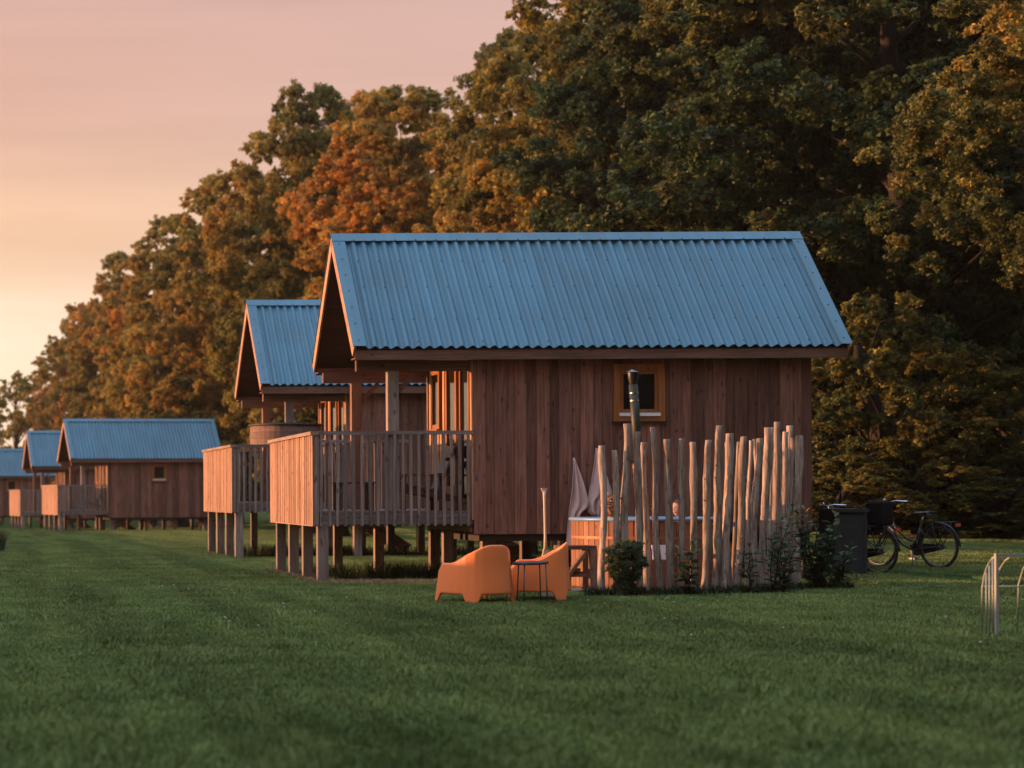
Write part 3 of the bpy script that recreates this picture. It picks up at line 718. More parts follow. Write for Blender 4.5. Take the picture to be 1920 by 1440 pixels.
# ------------------------------------------------------------------ pole fence
def pole_fence():
    base = Vector((9.3, 24.1, 0))
    t = thing('pole_fence', base, 'fence of upright bare crooked poles screening the hot tub', 'fence')
    S = 520/1920
    P_ = [(405,280,403,45,0),(485,312,508,38,0),(575,130,550,50,0),(652,185,657,45,0),(700,258,700,45,.12),(755,155,797,38,0),(855,238,870,48,.05),(957,235,945,42,0),(1032,258,1035,45,0),(1140,245,1108,45,0),(1218,145,1180,48,0),(1288,200,1245,50,0),
          (1262,265,1275,34,.4),(1352,258,1300,30,.45),(1390,222,1335,48,.05),(1437,250,1392,30,.6),(1462,240,1455,30,.7),(1495,235,1425,44,.15),(1550,160,1500,50,.35),(1582,160,1545,30,.9),(1618,122,1588,48,.25),(1645,255,1625,28,1.0),(1675,190,1655,40,.6),(1702,148,1688,46,.8),(1722,232,1712,32,.7),(1762,218,1757,48,.5)]
    rr = random.Random(12)
    for i, (xt, yt, xb, w, dy) in enumerate(P_):
        ut, vt, ub = 1020+xt*S, 760+yt*S, 1020+xb*S
        Y = 23.75 + .25*ss(1250,1400,ub) + 1.15*ss(1370,1490,ub) + dy
        top = at(ut, vt, Y); bot = Vector((ub*Y/F, Y, 0)); r = w*S*Y/F/2*1.02
        zt = top.z; n = 24; pts = []; rad = []; a0 = rr.uniform(0,6.28); am = rr.uniform(.006,.022); fq = rr.uniform(2.2,4.5)
        for k in range(n):
            s = k/(n-1); z = -.3 + (zt+.3)*s; f = z/zt
            x = bot.x+(top.x-bot.x)*f + am*math.sin(fq*s*2+a0)*(1 if 0<k<n-1 else .4); y = am*math.cos(fq*s*1.7+a0*2) + rr.uniform(-.05,.05)*0
            pts.append((x-base.x, Y-base.y+y, z)); rad.append(r*(1.12-.16*s)*(1+.07*math.sin(k*.9+a0)+rr.uniform(-.05,.05)))
        pts.append((pts[-1][0], pts[-1][1], zt+.006)); rad.append(rad[-1]*.93)
        m = MB().tube(pts, rad, 11)
        for k in range(len(m.v)):
            j = k // 11; c = Vector(pts[min(j,len(pts)-1)]); d = Vector(m.v[k])-c; aa = (k % 11)/11*6.283
            m.v[k] = tuple(c + d*(1+.09*math.sin(2*aa+a0+j*.35)+.07*math.sin(5*aa+j*.21+a0)+rr.uniform(-.05,.05)))
        for q in range(4):                                             # branch stubs
            k = rr.randint(3, n-2); p = Vector(pts[k]); a = rr.uniform(0,6.28); d = Vector((math.cos(a), math.sin(a), .5))
            m.tube([p, p+d*(rad[k]+.012)], [r*.35, r*.22], 6)
        # shift mesh origin to the foot so grain differs pole to pole
        o = m.build('pole', M['pole'], t, smooth=True)
    return t
pole_fence()

# ------------------------------------------------------------------ orange tub chairs, side table, paddle, crate
def tub_chair_mesh():
    """faces +Y; one moulded shell: arms, tall rounded back and four feet"""
    half = [(.325,.335),(.338,.20),(.345,.06),(.338,-.07),(.312,-.18),(.262,-.262),(.185,-.318),(.09,-.345),(0,-.352)]
    # denser plan curve
    def dens(p, k):
        out = []
        for a, b in zip(p, p[1:]):
            for i in range(k): out.append((a[0]+(b[0]-a[0])*i/k, a[1]+(b[1]-a[1])*i/k))
        return out+[p[-1]]
    h = dens(half, 5); plan = h + [(-x, y) for x, y in h[-2::-1]]
    n = len(plan); m = MB(); rows = 14
    L = [0]
    for a, b in zip(plan, plan[1:]): L.append(L[-1]+math.dist(a, b))
    tot = L[-1]
    for i, (x, y) in enumerate(plan):
        dc = abs(L[i]-tot/2); top = .485 + .225*(1-ss(.07,.68,dc))
        e = min(L[i], tot-L[i]); top -= .10*(1-ss(0,.09,e))**2
        corner = min(abs(abs(x)-.275)+abs(y+.245)*.9, 9)
        leg = max(1-ss(.055,.095,e), 1-ss(.085,.13,corner))
        bot = .115*(1-leg)
        for k in range(rows+1):
            s = k/rows; z = bot+(top-bot)*s
            fl = 1 + .20*(1-z/.7) - .08
            yy = y*fl - (.02*ss(.4,.7,z) if y < -.2 else 0)
            m.v.append((x*fl, yy, z))
    for i in range(n-1):
        for k in range(rows):
            a = i*(rows+1)+k; b = a+rows+1; m.f.append((a,b,b+1,a+1))
    # seat with front apron, welded visually to the shell from inside
    ny = 10; s0 = len(m.v); prof = [(.33,.13),(.345,.30),(.335,.385),(.29,.40),(.15,.385),(0,.365),(-.15,.355),(-.30,.36)]
    for (y, z) in prof:
        for j in range(9):
            u = -1+2*j/8; hw = .325 if y > -.2 else .29
            m.v.append((u*hw, y, z + .012*u*u))
    for k in range(len(prof)-1):
        for j in range(8): a = s0+k*9+j; m.f.append((a,a+1,a+10,a+9))
    return m
CHAIR = tub_chair_mesh().mesh('shell', M['orange'], True)
def tub_chair(loc, rz, label):
    t = thing('tub_chair', loc, label, 'chair', rz, 'orange tub chairs on the lawn')
    o = link('shell', CHAIR, t); mod(o, 'SOLIDIFY', thickness=.026, offset=-1); mod(o, 'SUBSURF', levels=1, render_levels=1)
    return t
p1 = gpos(896, 22.15); c1 = tub_chair((p1.x, p1.y, 0), math.atan2(.915,-.40)-math.pi/2, 'orange plastic tub chair seen from behind, left of the small black table')
p2 = gpos(1009, 22.7); c2 = tub_chair((p2.x, p2.y, 0), math.atan2(.26,-.965)-math.pi/2, 'orange plastic tub chair seen from its side, behind the small black table')
c1.scale = (.95,.95,.98); c2.scale = (.97,.93,.99)
def side_table():
    p = gpos(997, 21.95)
    t = thing('side_table', (p.x, p.y, 0), 'small black side table with thin metal legs between the orange chairs', 'table')
    o = MB().lathe([(0,.462),(.195,.462),(.205,.468),(.205,.488),(.195,.494),(.185,.482),(0,.480)], 32).build('top', M['table'], t, rot=(0,R(-2.2),0), smooth=False)
    for a in (20, 110, 200, 290):
        a = R(a+25); c, s = math.cos(a), math.sin(a)
        MB().tube([(.175*c,.175*s,.465),(.20*c,.20*s,-.01)], .0085, 8).build('leg', M['tmetal'], t, smooth=True)
side_table()
def paddle():
    Y = 23.35; b = gpos(1024, Y); tp = at(1020.5, 914, Y)
    t = thing('paddle', (b.x, Y, 0), 'pale wooden stirring paddle standing upright behind the orange chairs', 'paddle')
    dx = tp.x-b.x; H = tp.z; ln = lambda z: (dx*z/H, 0, z)
    MB().tube([ln(.60),ln(.75),ln(1.0),ln(H-.10),ln(H-.03)], [.026,.017,.0155,.017,.022], 12).build('shaft', M['pale'], t, smooth=True)
    m = MB(); ring = [(-.02,H-.05),(.02,H-.05),(.042,H),(-.042,H)]
    m.v = [(dx+x,-.014,z) for x,z in ring]+[(dx+x,.014,z) for x,z in ring]; m.f = [(0,1,2,3),(7,6,5,4),(0,4,5,1),(1,5,6,2),(2,6,7,3),(3,7,4,0)]
    m.build('grip', M['pale'], t)
    m = MB(); out = [(.02,.62),(.05,.50),(.085,.40),(.09,.10),(.07,.0)]
    for s in (-.012,.012):
        m.v += [(x+dx*z/H,s,z) for x,z in out]+[(-x+dx*z/H,s,z) for x,z in out[::-1]]
    n = 10; m.f = [tuple(range(n)), tuple(range(2*n-1,n-1,-1))]+[(i,n+i,n+(i+1)%n,(i+1)%n) for i in range(n)]
    m.build('blade', M['pale'], t)
paddle()
def crate():
    Y = 24.42; p = gpos(1231, Y)
    t = thing('storage_crate', (p.x, Y, 0), 'brown box with a tilted white lid behind the fence poles', 'box')
    MB().box((-.10,-.12,.0),(.12,.12,.42)).build('body', M['card'], t)
    o = MB().box((-.11,-.004,-.0),(.11,.006,.19)).build('lid', M['white'], t, (0.01,-.124,.43), (R(-12),0,R(4)))
    Y = 24.3; p = gpos(1184, Y)
    o = MB().box((-.045,-.01,0),(.045,.01,.08)).build('plastic_sheet', M['white'], None, (p.x,Y,.42+.16), (R(-20),R(14),0))
    o.parent = t; o.location = (-.335,-.10,.56)
crate()

# ------------------------------------------------------------------ storage box, bicycles, goal
def storage_box():
    Y = 28.25; p = gpos(1580, Y)
    t = thing('storage_box', (p.x, Y, p.z), 'charcoal garden storage box with grooved panels between the laurel and the bicycles', 'storage box', R(-3))
    w, h, d = .235, 1.0, .30
    MB().box((-w+.03,-d+.02,-.1),(w-.03,d-.02,h-.02)).build('core', M['stain'], t)
    for k, (a, b) in enumerate(((.04,.36),(.366,.56),(.566,.82),(.826,.93))): MB().box((-w+.035,-d,a),(w-.035,-d+.03,b)).build('panel', M['boxgrey'], t)
    for s in (-1,1):
        for q in (-1,1): MB().box((s*(w-.02)-.022,q*(d-.01)-.022,-.1),(s*(w-.02)+.022,q*(d-.01)+.022,h-.03)).build('corner_post', M['boxgrey'], t)
    for s in (-1,1): MB().box((s*(w-.012)-.006,-d+.04,.04),(s*(w-.012)+.006,d-.04,h-.04)).build('panel', M['boxgrey'], t)
    MB().box((-w-.02,-d-.03,h-.032),(w+.02,d+.03,h+.02)).build('lid', M['boxgrey'], t)
storage_box()
def bicycle(loc, rz, label, bag=False):
    """faces +X, origin on the ground between the wheels"""
    t = thing('bicycle', loc, label, 'bicycle', rz, 'dark bicycles parked by the cabin')
    wr = .345; rx, fx = -.54, .56
    for wx in (rx, fx):
        w = link('wheel', None, t, (wx,0,wr))
        ring = lambda r: [(r*math.cos(a),0,r*math.sin(a)) for a in np.linspace(0,2*math.pi,40,endpoint=False)]
        MB().tube(ring(wr-.018), .019, 8, closed=True).build('tyre', M['rubber'], w, smooth=True)
        MB().tube(ring(wr-.042), .011, 6, closed=True).build('rim', M['tmetal'], w, smooth=True)
        s = MB()
        for k in range(18):
            a = 2*math.pi*k/18; s.tube([(.02*math.cos(a+.9),(.02 if k%2 else -.02),.02*math.sin(a+.9)),((wr-.05)*math.cos(a),0,(wr-.05)*math.sin(a))], .0016, 3, False)
        tag(s.build('spokes', M['tmetal'], w), kind='stuff')
        MB().tube([(0,-.05,0),(0,.05,0)], .022, 10).build('hub', M['tmetal'], w, smooth=True)
        a0, a1 = (-.15, 3.1) if wx == rx else (.45, 3.0)
        MB().tube([((wr+.02)*math.cos(a),0,(wr+.02)*math.sin(a)) for a in np.linspace(a0,a1,22)], .020, 6).build('mudguard', M['black'], w, smooth=True)
    bb = (-.08,0,.29); st = (-.22,0,.66); ht = (.36,0,.82); hb = (.40,0,.66)
    fr = MB(); fr.tube([bb,st],.0165,8).tube([hb,(.25,0,.50),(.10,0,.36),bb],.018,8).tube([ht,(.22,0,.60),(.02,0,.46),(-.14,0,.43)],.017,8).tube([ht,hb],.02,8)
    for s in (-.045,.045): fr.tube([(rx,s,wr),(-.08,s*.8,.29)],.009,6).tube([(rx,s,wr),(-.21,s*.5,.62)],.008,6)
    fr.build('frame', M['black'], t, smooth=True)
    fk = MB()
    for s in (-.05,.05): fk.tube([(.40,s*.8,.67),(.45,s,.55),(.51,s,.42),(fx,s,wr)],[.013,.013,.011,.009],8)
    fk.tube([(.40,-.05,.67),(.40,.05,.67)],.014,6).build('fork', M['black'], t, smooth=True)
    MB().tube([st,(-.265,0,.86)],.0135,8).build('seat_post', M['chrome'], t, smooth=True)
    m = MB(); rows = [(-.42,.11,.88),(-.38,.125,.90),(-.30,.105,.885),(-.20,.05,.885),(-.12,.03,.875)]
    for (x, hw, z) in rows: m.v += [(x,-hw,z-.03),(x,-hw*.8,z),(x,0,z+.012),(x,hw*.8,z),(x,hw,z-.03),(x,0,z-.05)]
    for k in range(len(rows)-1):
        for j in range(6): m.f.append((k*6+j,k*6+(j+1)%6,(k+1)*6+(j+1)%6,(k+1)*6+j))
    m.f += [(0,1,2,3,4,5),tuple(range(29,23,-1))]; m.build('saddle', M['black'], t, smooth=True)
    MB().tube([ht,(.33,0,.97),(.37,0,1.04)],.012,8).build('stem', M['chrome'], t, smooth=True)
    hbk = MB().tube([(.15,-.29,1.03),(.26,-.27,1.05),(.36,-.14,1.06),(.37,0,1.04),(.36,.14,1.06),(.26,.27,1.05),(.15,.29,1.03)],.0115,8).build('handlebar', M['chrome'], t, smooth=True)
    for s in (-1,1): MB().tube([(.14,s*.292,1.028),(.24,s*.275,1.048)],.017,8).build('grip', M['rubber'], hbk, smooth=True)
    MB().lathe([(0,0),(.026,.004),(.02,.022),(0,.026)],10,(.33,.14,1.07)).build('bell', M['chrome'], hbk, smooth=True)
    rk = MB()
    for s in (-.06,.06): rk.tube([(-.24,s,.735),(-.85,s,.735)],.007,6).tube([(rx-.02,s,wr),(-.72,s,.735)],.006,6).tube([(rx-.02,s,wr),(-.46,s,.735)],.006,6)
    for x in (-.28,-.55,-.84): rk.tube([(x,-.06,.735),(x,.06,.735)],.006,6)
    rk.build('rear_rack', M['black'], t, smooth=True)
    MB().box((-.89,-.045,.665),(-.862,.045,.715)).build('rear_light', M['reflector'], t)
    MB().tube([(.43,0,.80),(.50,0,.80)],[.03,.038],10).build('headlight', M['chrome'], t, smooth=True)
    m = MB(); ring = [(.02,.36),(-.12,.39),(-.56,.385),(-.61,.34),(-.56,.305),(-.12,.20),(.0,.21)]
    m.v = [(x,-.075,z) for x,z in ring]+[(x,-.045,z) for x,z in ring]; n = 7
    m.f = [tuple(range(n)),tuple(range(2*n-1,n-1,-1))]+[(i,n+i,n+(i+1)%n,(i+1)%n) for i in range(n)]
    m.build('chain_case', M['black'], t)
    MB().beam((-.08,-.085,.29),(.03,-.09,.15),.015,.02).box((-.02,-.19,.135),(.08,-.095,.16)).build('pedal_crank', M['tmetal'], t)
    MB().beam((-.08,.085,.29),(-.19,.09,.43),.015,.02).box((-.24,.095,.425),(-.14,.19,.45)).build('pedal_crank', M['tmetal'], t)
    MB().tube([(-.12,.06,.28),(-.20,.17,.005)],.009,6).build('kickstand', M['tmetal'], t, smooth=True)
    if bag:
        b = MB().box((-.72,-.14,.745),(-.42,.14,1.12)).build('rack_bag', M['bag'], t); mod(b, 'BEVEL', width=.05, segments=3)
        MB().box((-.52,-.146,.90),(-.45,-.142,1.0)).build('white_tag', M['white'], t)
    return t
def park(u, Y, d, *a):
    rear = gpos(u, Y); d = Vector(d).normalized(); o = rear.xy + d*.54
    bicycle((o.x, o.y, ground_z(o.x, o.y)-.008), math.atan2(d.y, d.x), *a)
park(1760, 29.0, (-.42,.90), 'dark bicycle standing on its own at the right with its rear wheel in clear view')
park(1646, 28.45, (-.45,.89), 'dark bicycle with a black bag on its rack, its front hidden behind the storage box', True)

def goal():
    Y = 16.55; b = gpos(1868, Y)
    t = thing('goal_frame', (b.x, Y, 0), 'small pale metal garden goal with curved rods at the right edge', 'goal')
    H = .742; W = 1.5
    MB().box((-.014,-.014,-.05),(.014,.014,H)).build('post', M['goal'], t)
    MB().box((W-.014,-.014,-.05),(W+.014,.014,H)).build('post', M['goal'], t)
    MB().box((.0145,-.016,H-.032),(W-.0145,.016,H-.002)).build('crossbar', M['goal'], t)
    def rod(pts, r=.007): MB().tube(pts, r, 6).build('rod', M['goal'], t, smooth=True)
    rod([(-.006,.012,H-.03),(-.006,.07,H-.05),(-.006,.14,H-.11),(-.006,.20,H-.21),(-.006,.235,H-.33),(-.006,.24,-.03)])
    for k in range(3): rod([(-.006,.055+.055*k,H-.045-.065*k),(-.006,.055+.055*k,-.03)])
    for k in range(7): x = .13+k*.21; rod([(x+.0,.01,H-.035),(x-.01,.07,H-.06),(x-.02,.15,H-.14),(x-.03,.21,H-.28),(x-.03,.24,-.03)])
    rod([(-.006,.245,.44),(W,.245,.44)], .005)
goal()

# ------------------------------------------------------------------ foliage
def leaf_cloud(name, clumps, per, size, mat, seed, flat=.85, shell=.40, up=-.6, rust=None, aspect=1.5, tri=False):
    """quads spread through clumps: (centre, radius) each; attribute 'leaf' = rust, brightness"""
    g = np.random.default_rng(seed)
    C = np.array([c for c, r in clumps]); Rr = np.array([r for c, r in clumps]); n = len(C)
    cnt = np.maximum(8, (per*(Rr/Rr.mean())**2).astype(int)); idx = np.repeat(np.arange(n), cnt); N = len(idx)
    ns = 30                                              # leaf tufts on the shell of each clump
    sd_ = g.normal(size=(n*ns,3)); sd_ /= np.linalg.norm(sd_,axis=1)[:,None]; sd_[:,2] = np.where(sd_[:,2] < up, -sd_[:,2]*.6, sd_[:,2])
    sr = (shell+(1-shell)*g.random(n*ns))*(1+.22*g.normal(size=n*ns)*.6)
    si = idx*ns + g.integers(0, ns, N)
    d = g.normal(size=(N,3)); d /= np.linalg.norm(d,axis=1)[:,None]
    off = sd_[si]*sr[si][:,None] + d*(.25*g.random(N)**.5)[:,None]
    p = C[idx] + off*Rr[idx][:,None]*np.array([1,1,flat]); d = d*.6+sd_[si]*.6
    nrm = d*.8 + g.normal(size=(N,3))*.75; nrm[:,2] += .25; nrm /= np.linalg.norm(nrm,axis=1)[:,None]
    a = np.cross(nrm, g.normal(size=(N,3))); a /= np.linalg.norm(a,axis=1)[:,None]; b = np.cross(nrm,a)
    s = size*(.6+.8*g.random(N)); a *= (s*.5*aspect)[:,None]; b *= (s*.5)[:,None]
    fold = nrm*(s*.16)[:,None]
    K = 3 if tri else 4; V = np.empty((N,K,3)); V[:,0] = p-a; V[:,1] = p+b+fold; V[:,2] = p+a
    if not tri: V[:,3] = p-b+fold
    else: V[:,1] += b*.5
    me = bpy.data.meshes.new(name); me.vertices.add(N*K); me.vertices.foreach_set('co', V.reshape(-1))
    me.loops.add(N*K); me.loops.foreach_set('vertex_index', np.arange(N*K)); me.polygons.add(N); me.polygons.foreach_set('loop_start', np.arange(N)*K); me.polygons.foreach_set('loop_total', np.full(N,K))
    me.update(); me.validate()
    cl_r = g.random(n)*.30 if rust is None else np.asarray(rust)
    col = np.ones((N,4)); col[:,0] = np.clip(cl_r[idx] + g.normal(size=N)*.09, 0, .6); col[:,1] = np.clip((.8+.4*g.random(n))[idx]*(.62+.76*g.random(n*ns))[si]*(.8+.4*g.random(N)), .3, 1.8)
    at_ = me.attributes.new('leaf', 'FLOAT_COLOR', 'POINT'); at_.data.foreach_set('color', np.repeat(col,K,axis=0).reshape(-1))
    me.materials.append(mat); return me
def tree_meshes(seed, Rc, H, z0, nclump, per, size, cr=(.7,1.35), sparse=False):
    g = random.Random(seed); clumps = []
    ph = [g.uniform(0,6.28) for _ in range(6)]
    def env(t, a):
        base = (math.sin(math.pi*min(1,max(0,t))**.88))**.50 if 0 < t < 1 else 0
        return Rc*base*(1+.16*math.sin(2*a+ph[0]+4*t)+.13*math.sin(3*a+ph[1]-7*t)+.10*math.sin(5*a+ph[2]+11*t))
    tops = []
    while len(clumps) < nclump:
        t = g.uniform(.01,.985); a = g.uniform(0,2*math.pi); e = env(t, a)
        if g.random() > (e/Rc)*.9+.12: continue
        q = g.uniform(.70,1.0) if g.random() < .74 else g.uniform(.1,.7)
        r = g.uniform(*cr)*(1.0-.25*t)
        if g.random() < .30: q = g.uniform(.98,1.2); r *= g.uniform(.35,.65)
        clumps.append(((e*q*math.cos(a), e*q*math.sin(a), z0+(H-z0)*t), r))
    crown = leaf_cloud('crown', clumps, per, size, M['leaf'], seed, flat=1.0 if H < 10 else .9, tri=True, rust=[min(.5,max(0,.18+.16*math.sin(c[0]*.5+ph[3])+.12*math.sin(c[2]*.45+ph[4])+g.uniform(-.1,.12))) for c, r in clumps])
    tr = MB(); top = Vector((g.uniform(-.4,.4), g.uniform(-.4,.4), H*.82)); n = 9
    sp = [Vector((top.x*s+.18*math.sin(s*7+ph[0]), top.y*s+.18*math.cos(s*6+ph[1]), -.4+(top.z+.4)*s)) for s in [i/(n-1) for i in range(n)]]
    tr.tube(sp, [.42*(1-.88*i/(n-1))+.02+(.14 if i == 0 else 0) for i in range(n)], 10)
    for (c, r) in g.sample(clumps, min(len(clumps), 34 if not sparse else 60)):
        c = Vector(c); k = min(.95, max(.12, (c.z-1.5-.35*math.hypot(c.x,c.y))/top.z)); f = k*(n-1); i = int(f)
        s = sp[i].lerp(sp[min(i+1,n-1)], f-i); mid = s.lerp(c,.5)+Vector((g.uniform(-.3,.3),g.uniform(-.3,.3),g.uniform(.1,.5)))
        L = (c-s).length; tr.tube([s, s.lerp(mid,.5)+Vector((0,0,.1)), mid, c], [.04+.010*L,.03+.006*L,.025,.010], 5, False)
    trunk = tr.mesh('trunk', M['bark'], True)
    return crown, trunk
VAR = [tree_meshes(31, 5.0, 20, 1.0, 640, 1000, .088, (.45,1.05)), tree_meshes(33, 5.2, 20, .8, 640, 1000, .088, (.45,1.05))]; VAR.append(VAR[0])
SPARSE = tree_meshes(36, 3.0, 13, 3.0, 110, 150, .16, (.45,.85), True)
NEAR = tree_meshes(35, 5.2, 18, 5.2, 380, 800, .078, (.4,.9))
SMALL = tree_meshes(37, 1.9, 6.2, .25, 170, 800, .058, (.24,.46))
def tree(u, Y, vtop, rad, var, tint, label, rz=0, base=(5.0,20.0), name='oak_tree', group='trees of the wood behind the cabins', X=None):
    x = u*Y/F if X is None else X; z = ground_z(x, Y)
    h = CAMH + (HV-vtop)*Y/F - z
    t = thing(name, (x, Y, z-.05), label, 'tree', rz, group)
    sx = rad/base[0]; t.scale = (sx, sx, h/base[1])
    c = link('crown', var[0], t); c['tint'] = tint  # leaf colour per tree, with deep shade (right) and sun glow (left) put in
    link('trunk', var[1], t)
    return t
tree(0, 38.5, -420, 4.7, NEAR, .16, 'near tree whose lit orange foliage hangs in at the upper right edge', 1.0, (5.2,18.0), X=24.6)
tree(1700, 50, -520, 6.3, VAR[0], -.16, 'dark tall tree in deep shade right of the nearest cabin roof', .3)
tree(1985, 58, -420, 6.0, VAR[1], -.12, 'dark tree behind the hanging orange foliage at the right edge', 2.3)
tree(1395, 60, -330, 6.4, VAR[2], -.08, 'dark green tree rising behind the right end of the nearest cabin roof', 2.0)
tree(1150, 68, -110, 5.2, VAR[1], .20, 'big olive tree rising behind the ridge of the nearest cabin', 4.1)
tree(1230, 86, -180, 6.0, VAR[0], -.04, 'green tree filling the gap behind the two big trees above the nearest cabin', 1.1)
tree(985, 78, 55, 4.0, VAR[2], .20, 'olive tree whose left top stands against the pink sky', 5.2)
tree(770, 86, 160, 5.0, VAR[0], .40, 'rust brown tree above the left end of the nearest cabin roof', .6)
tree(585, 93, 165, 4.6, VAR[2], .24, 'tall tree with a pointed top above the second cabin', 3.6)
tree(690, 112, 165, 6.2, VAR[1], .30, 'brownish tree showing in the gap between the tall tree and the rust brown one', .9)
tree(445, 106, 305, 5.0, VAR[1], .24, 'green tree left of the tall tree above the second cabin', 5.0)
tree(335, 126, 405, 4.7, VAR[0], .36, 'yellowish tree above the right end of the far cabins', 2.7)
tree(240, 150, 470, 4.5, VAR[2], .32, 'olive tree above the largest of the far cabins', 1.5)
tree(172, 176, 555, 4.2, VAR[1], .38, 'yellowish tree above the left gable of the largest far cabin', .2)
tree(115, 205, 635, 4.2, VAR[0], .38, 'last dense tree of the wood before the sparse one at the left edge', 4.4)
tree(35, 172, 692, 2.9, SPARSE, .30, 'sparse tree with sky glowing through its leaves at the left edge', 0, (3.0,13.0))
tree(-60, 240, 705, 5.0, SPARSE, .35, 'thin tree behind the sparse one at the left edge', 2.0, (3.0,13.0))
# second row that closes the wood, and unseen trees added round the near lawn to shade it
for k, (X, Y, h, lab) in enumerate(((33,70,21,'tree deep in the wood behind the dark tree at the right'),(30,92,21,'tree deep in the wood behind the big olive tree'),(26,116,20,'tree deep in the wood behind the rust brown tree'),
        (22,140,20,'tree deep in the wood behind the second cabin'),(19,170,20,'tree deep in the wood behind the far cabins'),(36,52,21,'tree deep in the wood beyond the right edge'),
        (15,3,19,'unseen tree added on the near right beside the viewer to shade the lawn'),(25,17,21,'unseen tree added to the right of the garden goal for shade'),(20.5,9,20,'unseen tree added on the near right, before the garden goal, for shade'),(28,28,21,'unseen tree added beyond the right edge behind the bicycles for shade'),(8.5,-5,12,'unseen tree added behind the viewer to shade the near end of the lawn'),(-1,-8,12,'unseen tree added behind the viewer to shade the left of the near lawn'))):
    t = thing('oak_tree', (X,Y,ground_z(X,Y)-.05), lab, 'tree', k*1.3, 'inner trees of the wood')
    t.scale = (1.25,1.25,h/20); c = link('crown', VAR[k%3][0], t); c['tint'] = .05*(k%6); link('trunk', VAR[k%3][1], t)
# young trees and shrubs along the edge of the wood
for k, (u, Y, vt, rad, tint, lab) in enumerate((
    (1640,43,545,1.95,.16,'bushy young tree with yellowing leaves right beside the nearest cabin wall'),
    (1530,47,640,1.8,.10,'leafy young tree just visible behind the right corner of the nearest cabin'),
    (1790,44,640,2.0,.06,'dark bushy young tree above the bicycles'),
    (1740,41.5,830,1.3,.20,'low shrub with lit leaves behind the bicycle saddle'),
    (1900,43,690,2.1,.18,'bushy young tree at the right edge behind the goal'),
    (1875,40.5,890,1.5,.05,'low dark shrub at the right edge behind the goal'),
    (1590,41.5,850,1.3,.14,'low shrub behind the storage box'),
    (1382,30.95,760,.75,.0,'unseen shrub added behind the far right corner of the nearest cabin to shade the bicycles'),  # hidden shrub added to keep low sun off the bicycles
    (1450,52,700,2.2,.1,'leafy shrub showing low behind the nearest cabin'),
    (575,72,640,1.9,.22,'shrub of lit orange leaves seen through the porch of the second cabin'),
    (330,105,700,3.0,.12,'broad shrub behind the roof of the largest far cabin'),
    (640,64,640,2.3,.15,'shrub of olive leaves behind the porch posts of the second cabin'))):
    o = tree(u, Y, vt, rad, SMALL, tint, lab, k*1.7, (1.9,6.2), 'young_tree' if vt < 720 else 'shrub', 'shrubs along the edge of the wood')
    if vt >= 800: o['category'] = 'shrub'

# laurels and the feathery bush in front of the fence
def laurel(u, Y, h, stems, spread, label, seed, cat='shrub', tint=.0):
    g = random.Random(seed); b = gpos(u, Y)
    t = thing('laurel', (b.x, Y, b.z), label, cat, 0, 'laurels planted at the fence')
    st = MB(); V = []; Fc = []; col = []
    for s in range(stems):
        a = g.uniform(0,6.28); hh = h*g.uniform(.6,1.0) if s else h; q = spread*g.uniform(.3,1)
        p = [Vector((q*math.cos(a)*f**1.2*.9+.02*math.sin(f*9+s), q*math.sin(a)*f**1.2*.6, hh*f-.02)) for f in (0,.25,.5,.75,1)]
        st.tube(p, [.010,.009,.008,.006,.004], 5)
        nl = int(hh*26)
        for k in range(nl):
            f = .12+.9*k/nl; f = min(1,f); i = min(3,int(f*4)); c = p[i].lerp(p[i+1], f*4-i)
            aa = k*2.4+g.uniform(-.4,.4); el = g.uniform(.1,.75)+(.5 if f > .93 else 0)
            d = Vector((math.cos(aa)*math.cos(el), math.sin(aa)*math.cos(el), math.sin(el))); L = g.uniform(.11,.18)*(.75 if f > .9 else 1); w = L*.26
            side = d.cross(Vector((0,0,1))).normalized(); nn = side.cross(d); n0 = len(V)
            droop = Vector((0,0,-L*.25))
            for (s_, x_, dz) in ((0,0,0),(.35,.9,0),(.7,.8,.4),(1,0,1.0),(.7,-.8,.4),(.35,-.9,0)):
                V.append(c+d*(.02+L*s_)+side*(w*x_)+nn*(.2*w*abs(x_))+droop*dz)
            Fc += [(n0,n0+1,n0+2,n0+3),(n0,n0+3,n0+4,n0+5)]
            rv = .9 if g.random() < .025 else g.uniform(.05,.4); bv = g.uniform(.6,1.5)
            col += [(rv,bv,1,1)]*6
    st.build('stems', M['bark'], t, smooth=True)
    me = bpy.data.meshes.new('leaves'); me.from_pydata([tuple(v) for v in V], [], Fc); me.materials.append(M['laurel'])
    at_ = me.attributes.new('leaf','FLOAT_COLOR','POINT'); at_.data.foreach_set('color', np.array(col).reshape(-1))
    o = link('leaves', me, t); o['tint'] = tint; return t
laurel(1288, 23.35, .66, 6, .22, 'small laurel with upright leaves in front of the middle of the pole fence', 1)
laurel(1445, 23.75, 1.12, 2, .30, 'tall thin laurel shoots in front of the right half of the pole fence', 2)
laurel(1468, 23.9, .98, 5, .28, 'leafy laurel beside the last pole of the fence', 3)
laurel(1405, 23.6, .62, 2, .25, 'low laurel shoot left of the tall thin laurel', 4)
laurel(1530, 24.6, 1.08, 13, .42, 'big dark laurel to the right of the pole fence', 5)
laurel(1572, 25.0, .62, 8, .36, 'low laurel clump at the foot of the storage box', 6)
